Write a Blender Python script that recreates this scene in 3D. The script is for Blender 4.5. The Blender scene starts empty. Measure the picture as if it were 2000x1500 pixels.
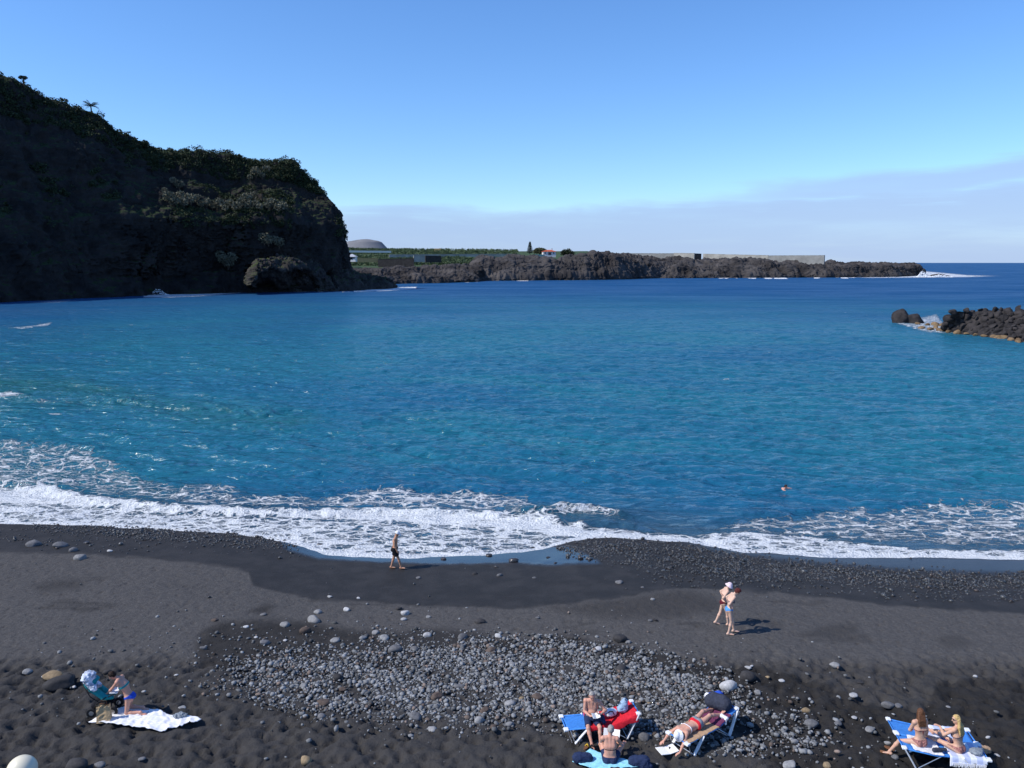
import bpy, math, random
import numpy as np
from mathutils import Vector, Matrix, Quaternion

R = math.radians
rng = np.random.default_rng(7)
random.seed(7)
SC = bpy.context.scene
COL = SC.collection

# ------------------------------------------------------------------ camera, sky, sun, exposure
CAM_Z, PITCH, FPX = 14.0, R(8.66), 2000 * 28 / 36
cam = bpy.data.cameras.new('camera')
cam.lens, cam.sensor_width = 28, 36
cam.clip_start, cam.clip_end = 0.5, 150000
camo = bpy.data.objects.new('camera', cam)
COL.objects.link(camo)
camo.location = (0, 0, CAM_Z)
camo.rotation_euler = (math.pi / 2 - PITCH, 0, 0)
SC.camera = camo

SUN_EL, SUN_AZ = R(45), R(254)            # azimuth clockwise from +Y
SUN_DIR = Vector((math.sin(SUN_AZ) * math.cos(SUN_EL), math.cos(SUN_AZ) * math.cos(SUN_EL), math.sin(SUN_EL)))
sl = bpy.data.lights.new('sun', 'SUN')
sl.energy, sl.angle, sl.color = 4.6, R(0.53), (1.0, 0.94, 0.86)
so = bpy.data.objects.new('sun', sl)
COL.objects.link(so)
so.rotation_euler = SUN_DIR.to_track_quat('Z', 'Y').to_euler()
so.location = (0, 0, 300)

SC.view_settings.view_transform = 'Standard'
SC.view_settings.look = 'None'
SC.view_settings.exposure = 0
SC.view_settings.gamma = 1
SC.render.filter_size = 1.1
SC.cycles.max_bounces = 6
SC.cycles.use_denoising = True


# ------------------------------------------------------------------ node helpers
class NT:
    def __init__(s, tree): s.t = tree

    def n(s, kind, props=None, **ins):
        nd = s.t.nodes.new('ShaderNode' + kind)
        for k, v in (props or {}).items(): setattr(nd, k, v)
        for k, v in ins.items(): s.put(nd, k, v)
        return nd

    def put(s, nd, k, v):
        key = k.replace('_', ' ')
        sock = nd.inputs[int(key[1:])] if key[0] == 'i' and key[1:].isdigit() else nd.inputs[key]
        if isinstance(v, bpy.types.NodeSocket): s.t.links.new(v, sock)
        elif isinstance(v, bpy.types.Node): s.t.links.new(v.outputs[0], sock)
        else:
            if isinstance(v, (tuple, list)) and sock.type == 'RGBA' and len(v) == 3: v = (*v, 1)
            sock.default_value = v

    def m(s, op, a, b=None, c=None, clamp=False):
        nd = s.t.nodes.new('ShaderNodeMath'); nd.operation = op; nd.use_clamp = clamp
        for i, v in enumerate((a, b, c)):
            if v is None: continue
            s.put(nd, 'i%d' % i, v)
        return nd.outputs[0]

    def mix(s, f, a, b, blend='MIX'):
        nd = s.t.nodes.new('ShaderNodeMix'); nd.data_type = 'RGBA'; nd.blend_type = blend
        for i, v in ((0, f), (6, a), (7, b)): s.put(nd, 'i%d' % i, v)
        return nd.outputs[2]

    def ramp(s, f, *stops):
        nd = s.t.nodes.new('ShaderNodeMapRange'); nd.interpolation_type = 'SMOOTHSTEP'
        s.put(nd, 'Value', f); s.put(nd, 'From Min', stops[0]); s.put(nd, 'From Max', stops[1])
        if len(stops) > 2: s.put(nd, 'To Min', stops[2]); s.put(nd, 'To Max', stops[3])
        return nd.outputs[0]

    def noise(s, vec, scale, detail=4, rough=0.55, dist=0.0):
        nd = s.n('TexNoise', None, Scale=scale, Detail=detail, Roughness=rough, Distortion=dist)
        if vec is not None: s.put(nd, 'Vector', vec)
        return nd.outputs['Fac']

    def pos(s): return s.n('NewGeometry').outputs['Position']

    def obj(s): return s.n('TexCoord').outputs['Object']

    def attr(s, name): return s.n('Attribute', {'attribute_name': name}).outputs['Fac']

    def scale(s, v, sc):
        nd = s.t.nodes.new('ShaderNodeVectorMath'); nd.operation = 'MULTIPLY'
        s.put(nd, 'i0', v); s.put(nd, 'i1', sc)
        return nd.outputs[0]


def new_mat(name):
    m = bpy.data.materials.new(name); m.use_nodes = True
    t = m.node_tree; t.nodes.clear()
    N = NT(t)
    out = N.n('OutputMaterial'); bs = N.n('BsdfPrincipled')
    t.links.new(bs.outputs[0], out.inputs['Surface'])
    return m, N, bs


_mats = {}
def soft(name, col, rough=0.8, var=0.25, scale=8.0, bump=0.0, spec=0.3, metal=0.0, fine=0.0):
    """plain surface with uneven colour and a little bump"""
    if name in _mats: return _mats[name]
    m, N, bs = new_mat(name)
    v = N.obj()
    f = N.noise(v, scale, 5)
    d = tuple(c * (1 - var) for c in col); l = tuple(min(1, c * (1 + var)) for c in col)
    N.put(bs, 'Base Color', N.mix(N.ramp(f, 0.3, 0.7), d, l))
    N.put(bs, 'Roughness', rough); N.put(bs, 'Specular IOR Level', spec); N.put(bs, 'Metallic', metal)
    if bump:
        N.put(bs, 'Normal', N.n('Bump', None, Strength=1.0, Distance=bump, Height=N.noise(v, fine or scale * 3, 5)))
    _mats[name] = m
    return m


# ------------------------------------------------------------------ world
w = bpy.data.worlds.new('World'); SC.world = w; w.use_nodes = True
w.node_tree.nodes.clear()
N = NT(w.node_tree)
sky = N.n('TexSky', {'sky_type': 'NISHITA', 'sun_disc': False, 'sun_elevation': SUN_EL, 'sun_rotation': SUN_AZ,
                     'altitude': 50, 'air_density': 1.0, 'dust_density': 0.25, 'ozone_density': 3.0})
dirv = N.n('TexCoord').outputs['Generated']
sep = N.n('SeparateXYZ', None, Vector=dirv)
az = N.m('ARCTAN2', sep.outputs['X'], sep.outputs['Y'])
el = N.m('ARCSINE', sep.outputs['Z'])
eld = N.m('MULTIPLY', el, 57.2958); azd = N.m('MULTIPLY', az, 57.2958)
cv = N.n('CombineXYZ', None, X=N.m('MULTIPLY', azd, 0.035), Y=N.m('MULTIPLY', eld, 0.33), Z=2.2)
cn = N.noise(cv, 2.2, 7, 0.6, 0.3)
cw = N.noise(N.n('CombineXYZ', None, X=N.m('MULTIPLY', azd, 0.10), Y=N.m('MULTIPLY', eld, 0.1), Z=5), 1.0, 3)
top1 = N.m('ADD', N.m('MULTIPLY_ADD', azd, 0.038, 3.55), N.m('MULTIPLY', N.m('SUBTRACT', cw, 0.5), 2.4))
lo = N.ramp(N.m('ADD', N.m('SUBTRACT', eld, top1), N.m('MULTIPLY', N.m('SUBTRACT', cn, 0.5), 3.4)), 0.75, -0.65)
top2 = N.m('ADD', N.m('MULTIPLY_ADD', azd, 0.07, 3.75), N.m('MULTIPLY', N.m('SUBTRACT', cw, 0.5), 1.5))
hi = N.ramp(N.m('ADD', N.m('ABSOLUTE', N.m('SUBTRACT', eld, N.m('SUBTRACT', top2, 0.75))), N.m('MULTIPLY', N.m('SUBTRACT', cn, 0.5), 2.6)), 1.25, 0.25)
hi = N.m('MULTIPLY', hi, N.ramp(N.m('ADD', azd, N.m('MULTIPLY', cn, 8.0)), 10, 27))
hi = N.m('MULTIPLY', hi, 0.72)
low_fade = N.ramp(eld, 0.0, 3.0, 0.86, 0.80)
cl = N.m('MULTIPLY', N.m('MAXIMUM', N.m('MULTIPLY', lo, low_fade), hi), N.ramp(cn, 0.1, 0.6, 0.75, 1.0))
skyc = N.n('HueSaturation', None, Hue=0.5, Saturation=1.12, Value=1.0, Color=sky.outputs[0])
skyc = N.mix(1.0, skyc.outputs[0], (0.86, 1.06, 1.34), 'MULTIPLY')
CLOUD = (2.85, 3.85, 6.05)
colr = N.mix(cl, skyc, CLOUD)
bg = N.n('Background', None, Color=colr, Strength=0.142)
wo = N.n('OutputWorld'); w.node_tree.links.new(bg.outputs[0], wo.inputs['Surface'])

# ------------------------------------------------------------------ pixel <-> place (photo is 2000 x 1500)
CP, SP = math.cos(PITCH), math.sin(PITCH)
def ray(px, py):
    x, y = (px - 1000) / FPX, (750 - py) / FPX
    return np.array([x, CP + y * SP, -SP + y * CP])
def at_z(px, py, z=0.0):
    d = ray(px, py); t = (z - CAM_Z) / d[2]
    return np.array([0, 0, CAM_Z]) + d * t
def at_r(px, py, rr):
    """the place seen at that pixel, at horizontal distance rr"""
    d = ray(px, py); t = rr / math.hypot(d[0], d[1])
    return np.array([0, 0, CAM_Z]) + d * t
def proj(x, y, z):
    dz = z - CAM_Z
    f = y * CP - dz * SP
    u = y * SP + dz * CP
    return 1000 + FPX * x / f, 750 - FPX * u / f


# ------------------------------------------------------------------ numpy noise
def _h(ix, iy, iz):
    with np.errstate(over='ignore'):
        n = (ix.astype(np.uint32) * np.uint32(374761393) + iy.astype(np.uint32) * np.uint32(668265263) + iz.astype(np.uint32) * np.uint32(2246822519))
        n = (n ^ (n >> np.uint32(13))) * np.uint32(1274126177)
        n = n ^ (n >> np.uint32(16))
    return (n & np.uint32(0xffff)).astype(np.float32) / 65535.0
def vn(x, y, z=None):
    x = np.asarray(x, dtype=np.float64); y = np.asarray(y, dtype=np.float64)
    z = np.zeros_like(x) if z is None else np.asarray(z, dtype=np.float64)
    x, y, z = np.broadcast_arrays(x, y, z)
    ix, iy, iz = (np.floor(v).astype(np.int64) for v in (x, y, z))
    fx, fy, fz = x - ix, y - iy, z - iz
    fx, fy, fz = (f * f * f * (f * (f * 6 - 15) + 10) for f in (fx, fy, fz))
    r = 0
    for dz in ((0, 1) if np.any(fz) else (0,)):
        for dy in (0, 1):
            for dx in (0, 1):
                wgt = (fx if dx else 1 - fx) * (fy if dy else 1 - fy) * (fz if dz else 1 - fz)
                r = r + wgt * _h(ix + dx, iy + dy, iz + dz)
    return r
def fbm(x, y, z=None, o=4, g=0.5, ridge=False):
    a, s, t = 1.0, 0.0, 0.0
    for i in range(o):
        k = 2.03 ** i
        v = vn(x * k + 17.3 * i, y * k - 9.1 * i, None if z is None else z * k + 5.7 * i)
        if ridge: v = 1 - np.abs(2 * v - 1)
        s = s + a * v; t += a; a *= g
    return s / t
def cells(x, y, seed=0):
    """distance to the nearest of the jittered cell points, and that point's random number"""
    ix, iy = np.floor(x).astype(np.int64), np.floor(y).astype(np.int64)
    best = np.full(x.shape, 9.0); idv = np.zeros(x.shape)
    for dx in (-1, 0, 1):
        for dy in (-1, 0, 1):
            cx, cy = ix + dx, iy + dy
            jx = _h(cx, cy, np.full_like(cx, 3 + seed)); jy = _h(cx, cy, np.full_like(cx, 11 + seed))
            d = np.hypot(cx + jx - x, cy + jy - y)
            k = d < best
            best = np.where(k, d, best); idv = np.where(k, _h(cx, cy, np.full_like(cx, 29 + seed)), idv)
    return best, idv
def sstep(a, b, x):
    t = np.clip((x - a) / (b - a), 0, 1)
    return t * t * (3 - 2 * t)
def poly_mask(px, py, poly, feather):
    """1 inside the outline, fading to 0 over feather outside it and half inside"""
    P = np.array(poly, dtype=float)
    res = np.zeros(px.shape)
    sel = (px > P[:, 0].min() - feather) & (px < P[:, 0].max() + feather) & (py > P[:, 1].min() - feather) & (py < P[:, 1].max() + feather)
    if not sel.any(): return res
    x, y = px[sel], py[sel]
    ins = np.zeros(x.shape, bool); dist = np.full(x.shape, 1e9)
    for (x0, y0), (x1, y1) in zip(P, np.roll(P, -1, 0)):
        c = (y0 > y) != (y1 > y)
        with np.errstate(divide='ignore', invalid='ignore'):
            ins ^= c & (x < (x1 - x0) * (y - y0) / (y1 - y0 + 1e-12) + x0)
        dx, dy = x1 - x0, y1 - y0
        t = np.clip(((x - x0) * dx + (y - y0) * dy) / (dx * dx + dy * dy + 1e-9), 0, 1)
        dist = np.minimum(dist, np.hypot(x - x0 - t * dx, y - y0 - t * dy))
    sd = np.where(ins, dist, -dist)
    res[sel] = sstep(-feather, feather, sd)
    return res


# ------------------------------------------------------------------ mesh helpers
def npmesh(name, V, F, mat=None, smooth=True, attrs=None, parent=None, loc=None, colors=None, link=True):
    V = np.asarray(V, dtype=np.float32); F = np.asarray(F, dtype=np.int32)
    me = bpy.data.meshes.new(name)
    me.vertices.add(len(V)); me.vertices.foreach_set('co', V.ravel())
    k = F.shape[1]
    me.loops.add(F.size); me.loops.foreach_set('vertex_index', F.ravel())
    me.polygons.add(len(F)); me.polygons.foreach_set('loop_start', np.arange(0, F.size, k, dtype=np.int32))
    me.update(calc_edges=True)
    if smooth: me.polygons.foreach_set('use_smooth', np.ones(len(F), bool))
    for a, vals in (attrs or {}).items():
        at = me.attributes.new(a, 'FLOAT', 'POINT'); at.data.foreach_set('value', np.asarray(vals, dtype=np.float32).ravel())
    for a, vals in (colors or {}).items():
        at = me.attributes.new(a, 'FLOAT_COLOR', 'POINT')
        c = np.ones((len(V), 4), np.float32); c[:, :3] = vals
        at.data.foreach_set('color', c.ravel())
    me.validate()
    if mat: me.materials.append(mat)
    o = bpy.data.objects.new(name, me)
    if link: COL.objects.link(o)
    if parent: o.parent = parent
    if loc is not None: o.location = loc
    return o
def grid_faces(nr, nc):
    i = np.arange(nr - 1)[:, None] * nc + np.arange(nc - 1)[None, :]
    return np.stack([i, i + 1, i + nc + 1, i + nc], -1).reshape(-1, 4)
def tag(o, label=None, cat=None, group=None, kind=None):
    if label: o['label'] = label
    if cat: o['category'] = cat
    if group: o['group'] = group
    if kind: o['kind'] = kind
    return o
def empty(name, loc, rz=0.0):
    o = bpy.data.objects.new(name, None); COL.objects.link(o)
    o.location = loc; o.rotation_euler = (0, 0, rz); o.empty_display_size = 0.2
    return o

class MB:
    """collects simple solids into one mesh"""
    def __init__(s): s.v, s.f, s.n = [], [], 0
    def add(s, V, F):
        V = np.asarray(V, float); s.v.append(V)
        s.f += [tuple(int(i) + s.n for i in f) for f in F]; s.n += len(V); return s
    def box(s, c, d, rot=None, taper=1.0):
        x, y, z = (k / 2 for k in d)
        V = np.array([[-x, -y, -z], [x, -y, -z], [x, y, -z], [-x, y, -z], [-x * taper, -y * taper, z], [x * taper, -y * taper, z], [x * taper, y * taper, z], [-x * taper, y * taper, z]])
        if rot is not None: V = V @ np.array(rot).T
        return s.add(V + np.array(c), [(0, 3, 2, 1), (4, 5, 6, 7), (0, 1, 5, 4), (1, 2, 6, 5), (2, 3, 7, 6), (3, 0, 4, 7)])
    def beam(s, a, b, wd, th, up=(0, 0, 1)):
        a, b = np.array(a, float), np.array(b, float); d = b - a; L = np.linalg.norm(d); d /= L
        sd = np.cross(d, up); sd = sd / np.linalg.norm(sd); u = np.cross(sd, d)
        return s.box((a + b) / 2, (L, wd, th), np.stack([d, sd, u], 1))
    def tube(s, pts, r, seg=8):
        pts = np.array(pts, float); n = len(pts)
        rr = np.broadcast_to(np.asarray(r, float), (n,))
        rings = []
        for i in range(n):
            d = pts[min(i + 1, n - 1)] - pts[max(i - 1, 0)]; d = d / (np.linalg.norm(d) + 1e-9)
            a = np.cross(d, (0, 0, 1) if abs(d[2]) < 0.9 else (1, 0, 0)); a /= np.linalg.norm(a); b = np.cross(d, a)
            t = np.linspace(0, 2 * np.pi, seg, endpoint=False)[:, None]
            rings.append(pts[i] + rr[i] * (np.cos(t) * a + np.sin(t) * b))
        F = [(i * seg + j, i * seg + (j + 1) % seg, (i + 1) * seg + (j + 1) % seg, (i + 1) * seg + j) for i in range(n - 1) for j in range(seg)]
        F += [tuple(range(seg))[::-1], tuple((n - 1) * seg + j for j in range(seg))]
        return s.add(np.concatenate(rings), F)
    def lathe(s, prof, c=(0, 0, 0), seg=24):
        t = np.linspace(0, 2 * np.pi, seg, endpoint=False)
        V = np.concatenate([np.stack([r * np.cos(t), r * np.sin(t), np.full(seg, z)], 1) for r, z in prof])
        n = len(prof)
        F = [(i * seg + j, i * seg + (j + 1) % seg, (i + 1) * seg + (j + 1) % seg, (i + 1) * seg + j) for i in range(n - 1) for j in range(seg)]
        F += [tuple(range(seg))[::-1], tuple((n - 1) * seg + j for j in range(seg))]
        return s.add(V + np.array(c), F)
    def build(s, name, mat, parent=None, bevel=0.0, smooth=False, loc=None):
        me = bpy.data.meshes.new(name)
        me.from_pydata([tuple(v) for v in np.concatenate(s.v)], [], s.f); me.update()
        me.materials.append(mat)
        if smooth: me.polygons.foreach_set('use_smooth', np.ones(len(me.polygons), bool))
        o = bpy.data.objects.new(name, me); COL.objects.link(o)
        if parent: o.parent = parent
        if loc is not None: o.location = loc
        if bevel:
            b = o.modifiers.new('bevel', 'BEVEL'); b.width = bevel; b.segments = 2; b.limit_method = 'ANGLE'
        return o

# unit icospheres
def ico(sub):
    import bmesh
    bm = bmesh.new(); bmesh.ops.create_icosphere(bm, subdivisions=sub, radius=1.0)
    V = np.array([v.co[:] for v in bm.verts]); F = np.array([[v.index for v in f.verts] for f in bm.faces]); bm.free()
    return V, F
ICO = {k: ico(k) for k in (1, 2, 3, 4)}
def rock_shape(sub, seed, dims, rough=0.25, facets=0.5, freq=1.1, planes=9, cut=(0.62, 0.95)):
    """a lumpy stone: sphere cut by random planes, then roughened"""
    V, F = ICO[sub]; V = V.copy(); r = np.random.default_rng(seed)
    if facets:
        for _ in range(planes):
            n = r.normal(size=3); n /= np.linalg.norm(n); h = r.uniform(*cut)
            d = V @ n
            V -= np.outer(np.maximum(d - h, 0) * facets, n)
    s = seed * 3.7 % 91
    f = fbm(V[:, 0] * freq + s, V[:, 1] * freq + s, V[:, 2] * freq - s, 4)
    V *= (1 + rough * (f - 0.5) * 2)[:, None]
    return V * np.array(dims), F

# ------------------------------------------------------------------ beach
SHORE_PX = [(-500, 1010), (-250, 1015), (0, 1023), (200, 1026), (330, 1036), (450, 1043), (560, 1060), (640, 1082), (800, 1090), (960, 1084), (1060, 1073),
            (1120, 1057), (1200, 1050), (1350, 1060), (1450, 1078), (1600, 1086), (1800, 1089), (2000, 1093), (2300, 1095), (2700, 1090)]
SHORE = np.array([at_z(a, b, 0.0)[:2] for a, b in SHORE_PX])
def y_shore(x):
    y = np.interp(x, SHORE[:, 0], SHORE[:, 1])
    return np.where(x > SHORE[-1, 0], y, np.where(x < SHORE[0, 0], y + (SHORE[0, 0] - x) * 0.8, y))
def beach_base(x, y):
    x = np.asarray(x, float); y = np.asarray(y, float)
    s = y_shore(x) - y
    z = np.interp(s, [-400, -60, -20, -5, 0, 3, 6, 10, 18, 30, 60], [-20, -9, -3, -0.6, 0, 0.3, 0.6, 0.95, 1.35, 1.7, 2.2])
    return z
def ground(px, py, lift=0.0):
    """where the photograph's pixel meets the beach"""
    z = 1.0
    for _ in range(25):
        p = at_z(px, py, z); z = 0.5 * z + 0.5 * float(beach_base(p[0], p[1]))
    return Vector((p[0], p[1], z + lift))

PEBBLE_PATCH = [(370, 1335), (420, 1312), (470, 1290), (560, 1272), (640, 1275), (740, 1258), (900, 1252), (1010, 1250), (1120, 1258), (1260, 1275), (1400, 1308), (1470, 1345), (1560, 1395), (1640, 1445), (1600, 1470), (1480, 1475), (1380, 1470),
                (1330, 1440), (1240, 1435), (1120, 1425), (1060, 1410), (960, 1422), (860, 1412), (780, 1412), (690, 1400), (600, 1392), (540, 1372), (470, 1350), (400, 1345)]
WET_LINE = [(-900, 1060), (-300, 1068), (0, 1077), (150, 1082), (300, 1091), (420, 1103), (485, 1117), (492, 1142), (560, 1161), (640, 1173), (720, 1176), (800, 1181), (960, 1188), (1050, 1184), (1120, 1178), (1220, 1165), (1330, 1150), (1420, 1149),
            (1500, 1158), (1600, 1166), (1720, 1180), (1850, 1190), (2000, 1198), (2400, 1215), (2900, 1225)]
DAMP = [([(385, 1235), (430, 1215), (520, 1208), (600, 1212), (680, 1228), (760, 1232), (860, 1225), (940, 1236), (1000, 1252), (1000, 1290), (500, 1330), (380, 1300)], 0.75, 14),
        ([(960, 1255), (1100, 1240), (1230, 1262), (1400, 1300), (1480, 1296), (1560, 1318), (1640, 1345), (1720, 1372), (1800, 1385), (1830, 1330), (1900, 1320), (2400, 1330), (2400, 1700), (1500, 1700), (1500, 1480), (1300, 1340), (1000, 1280)], 0.85, 10),
        ([(1060, 1182), (1200, 1165), (1330, 1148), (1400, 1165), (1430, 1195), (1320, 1210), (1180, 1212), (1080, 1196)], 0.5, 16),
        ([(1560, 1235), (1620, 1215), (1680, 1215), (1680, 1240), (1640, 1255), (1590, 1246)], 0.45, 12),
        ([(1815, 1245), (1870, 1235), (1920, 1262), (1850, 1272)], 0.4, 12), ([(55, 1142), (110, 1128), (180, 1132), (150, 1152), (80, 1160)], 0.5, 14),
        ([(480, 1195), (520, 1175), (545, 1185), (520, 1205)], 0.6, 10), ([(300, 1135), (420, 1140), (410, 1155), (330, 1150)], 0.3, 12)]
xs = np.concatenate([np.linspace(-120, -31, 150, endpoint=False), np.arange(-31, 31, 0.085), np.linspace(31, 120, 150)])
ys = np.concatenate([np.linspace(-30, 14, 60, endpoint=False), np.arange(14, 46, 0.085), np.linspace(46, 110, 120)])
X, Y = np.meshgrid(xs, ys)
Z = beach_base(X, Y)
PX, PY = proj(X, Y, Z)
PY = np.where(Y < 12, 1700, PY)
S = y_shore(X) - Y
wl = np.interp(PX, [a for a, b in WET_LINE], [b for a, b in WET_LINE])
wob = (fbm(X * 1.3, Y * 1.3, None, 6, 0.68) - 0.5) * 20
wet = sstep(7, -5, PY - wl + wob * 0.8)
damp = np.zeros_like(X)
for poly, val, fe in DAMP:
    damp = np.maximum(damp, val * poly_mask(PX + wob * 0.9, PY + wob * 0.5, poly, fe))
peb = poly_mask(PX, PY, PEBBLE_PATCH, 14)
low = sstep(1265, 1310, PY + wob * 1.5)                      # trodden foreground
lownear = sstep(1395, 1430, PY)
mottle = sstep(0.55, 0.8, fbm(X * 0.35 + 4, Y * 0.8, None, 5, 0.62))
tone = np.clip(np.maximum.reduce([wet * 0.9, damp, low * 0.52, peb * 0.5, mottle * 0.5]), 0, 1)
# churned sand: footprints and scuffs
churn = 2.4 * np.clip(low * 0.9 + 0.14, 0, 1) * (1 - wet) * (1 - 0.5 * peb)
c1, i1 = cells(X / 0.36 + 0.4 * fbm(X, Y), Y / 0.36, 1)
c2, i2 = cells(X / 0.22, Y / 0.25, 5)
rough = -(0.085 * np.clip(1 - c1 / 0.5, 0, 1) * (i1 > 0.35) + 0.045 * np.clip(1 - c2 / 0.5, 0, 1) * (i2 > 0.5)) + 0.10 * (fbm(X * 2.2, Y * 2.2, None, 4, 0.6) - 0.5)
c3, i3 = cells(X / 0.55, Y / 0.6, 9)
steps = -0.075 * np.clip(1 - c3 / 0.18, 0, 1) * (i3 > 0.4)
Z = Z + rough * churn + steps * (1 - wet) + 0.05 * (fbm(X * 0.5, Y * 0.5, None, 3) - 0.5) * sstep(0.5, 3, S)
# the swash film at the waterline
film = np.maximum.reduce([poly_mask(PX + wob, PY + wob * .4, [(540, 1050), (640, 1075), (800, 1085), (960, 1080), (1060, 1068), (1110, 1066), (1150, 1085), (1175, 1100), (1080, 1104), (960, 1098), (880, 1103), (740, 1099), (620, 1091), (560, 1074)], 4),
                          poly_mask(PX + wob, PY + wob * .3, [(1330, 1055), (1480, 1076), (1620, 1084), (2050, 1090), (2400, 1094), (2400, 1125), (2000, 1121), (1850, 1117), (1700, 1109), (1560, 1098), (1400, 1078)], 8) * 0.7])
m, N, bs = new_mat('black_volcanic_sand')
P = N.pos()
t = N.attr('tone'); fl = N.attr('film'); wt = N.attr('wet')
n1 = N.noise(P, 9, 6, 0.65); n2 = N.noise(P, 70, 3, 0.7); n3 = N.noise(P, 1.2, 4)
dry = N.mix(N.ramp(n1, 0.3, 0.75), (0.066, 0.063, 0.061), (0.100, 0.096, 0.093))
dk = N.mix(N.ramp(n3, 0.35, 0.7), (0.022, 0.021, 0.0205), (0.034, 0.032, 0.031))
tt = N.m('ADD', t, N.m('MULTIPLY', N.m('SUBTRACT', n1, 0.5), 0.35))
base = N.mix(N.ramp(tt, 0.05, 0.95), dry, dk)
base = N.mix(N.ramp(n2, 0.62, 0.8, 0, 0.35), base, (0.15, 0.145, 0.14))
base = N.mix(fl, base, (0.012, 0.012, 0.014))
N.put(bs, 'Base Color', base)
N.put(bs, 'Roughness', N.m('SUBTRACT', N.m('MULTIPLY_ADD', wt, -0.22, 0.95), N.m('MULTIPLY', fl, 0.60), clamp=True))
N.put(bs, 'Specular IOR Level', N.m('MULTIPLY_ADD', fl, 0.5, N.m('MULTIPLY_ADD', wt, 0.1, 0.12)))
bh = N.m('ADD', N.m('MULTIPLY', n1, 0.05), N.m('MULTIPLY', n2, 0.008))
N.put(bs, 'Normal', N.n('Bump', None, Strength=N.m('MULTIPLY_ADD', N.m('MAXIMUM', fl, N.m('MULTIPLY', wt, 0.55)), -0.92, 1.0), Distance=1.0, Height=bh))
M_SAND = m
BV = np.stack([X, Y, Z], -1).reshape(-1, 3)
beach = npmesh('beach', BV, grid_faces(*X.shape), M_SAND, True, {'tone': tone, 'film': film, 'wet': wet})
tag(beach, 'black volcanic sand beach with wet and dry bands', kind='structure')

# ------------------------------------------------------------------ sea
def fft_tile(n, L, seed, wind, wl_peak, spread=4):
    r = np.random.default_rng(seed)
    k = 2 * np.pi * np.fft.fftfreq(n, L / n)
    kx, ky = np.meshgrid(k, k); kk = np.hypot(kx, ky); kk[0, 0] = 1
    kp = 2 * np.pi / wl_peak
    amp = np.exp(-1.25 * (kp / kk) ** 2) / kk ** 3.4 * (np.abs(kx * wind[0] + ky * wind[1]) / kk) ** spread
    amp *= np.exp(-(kk * L / n * 0.8) ** 2); amp[0, 0] = 0
    h = np.real(np.fft.ifft2(np.sqrt(amp) * (r.normal(size=(n, n)) + 1j * r.normal(size=(n, n)))))
    return h / h.std()
def tile_at(tile, L, x, y):
    n = tile.shape[0]; u, v = x / L * n, y / L * n
    i, j = np.floor(u).astype(np.int64), np.floor(v).astype(np.int64); fu, fv = u - i, v - j
    i0, i1, j0, j1 = i % n, (i + 1) % n, j % n, (j + 1) % n
    return tile[j0, i0] * (1 - fu) * (1 - fv) + tile[j0, i1] * fu * (1 - fv) + tile[j1, i0] * (1 - fu) * fv + tile[j1, i1] * fu * fv
T1 = fft_tile(512, 83, 3, (0.25, 0.97), 7.0, 5)
T2 = fft_tile(512, 47, 8, (-0.35, 0.94), 3.2, 3)
ang = np.linspace(R(-60), R(60), 1150)
rad = np.concatenate([np.arange(27, 62, 0.075), 1 / np.linspace(1 / 62, 1 / 1500, 640)[1:], np.geomspace(1500, 90000, 26)[1:]])
A, RR = np.meshgrid(ang, rad)
X, Y = RR * np.sin(A), RR * np.cos(A)
far = np.exp(-(RR / 260.0) ** 2)
Zs = np.zeros_like(X)
S = y_shore(X) - Y
deep = sstep(0.5, 14, -S)
near = RR < 420
Zs[near] = (0.085 * tile_at(T1, 83, X[near], Y[near]) + 0.030 * tile_at(T2, 47, X[near] * 0.94 + Y[near] * .34, Y[near] * .94 - X[near] * .34)) * (0.15 + 0.85 * deep[near]) * far[near]
PX, PY = proj(X, Y, 0 * X)
BREAK = [(([-400, -50, 80, 200, 340, 500, 640], [925, 940, 957, 985, 996, 1002, 1010]), 0.30, 12), (([560, 750, 900, 1040, 1200, 1300], [1000, 998, 1004, 1010, 1028, 1040]), 0.22, 10),
         (([960, 1040, 1100, 1180, 1280], [1000, 1004, 1002, 1006, 1016]), 0.38, 7), (([1380, 1500, 1650, 1800, 2900], [1014, 1003, 992, 984, 976]), 0.16, 9),
         (([-200, 0, 60, 150, 250], [868, 870, 866, 873, 890]), 0.25, 8), (([300, 500, 700, 800, 1000], [965, 975, 958, 956, 965]), 0.16, 7), (([-300, 0, 200, 400, 600], [772, 776, 784, 800, 806]), 0.32, 9)]
wobp = (fbm(X * 0.6, Y * 0.6, None, 4, .6) - 0.5)
nn = (PY > 740) & (PY < 1200)
for (bx, by), hgt, wid in BREAK:
    d = PY[nn] - np.interp(PX[nn], bx, by) + wobp[nn] * 16
    e = sstep(bx[0] - 10, bx[0] + 90, PX[nn]) * sstep(bx[-1] + 10, bx[-1] - 90, PX[nn])
    Zs[nn] += hgt * e * np.where(d > 0, np.exp(-(d / (wid * 0.5)) ** 2), np.exp(-(d / (wid * 1.7)) ** 2)) * (0.55 + 0.9 * fbm(X[nn] * .9, Y[nn] * .9, None, 3))
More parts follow.
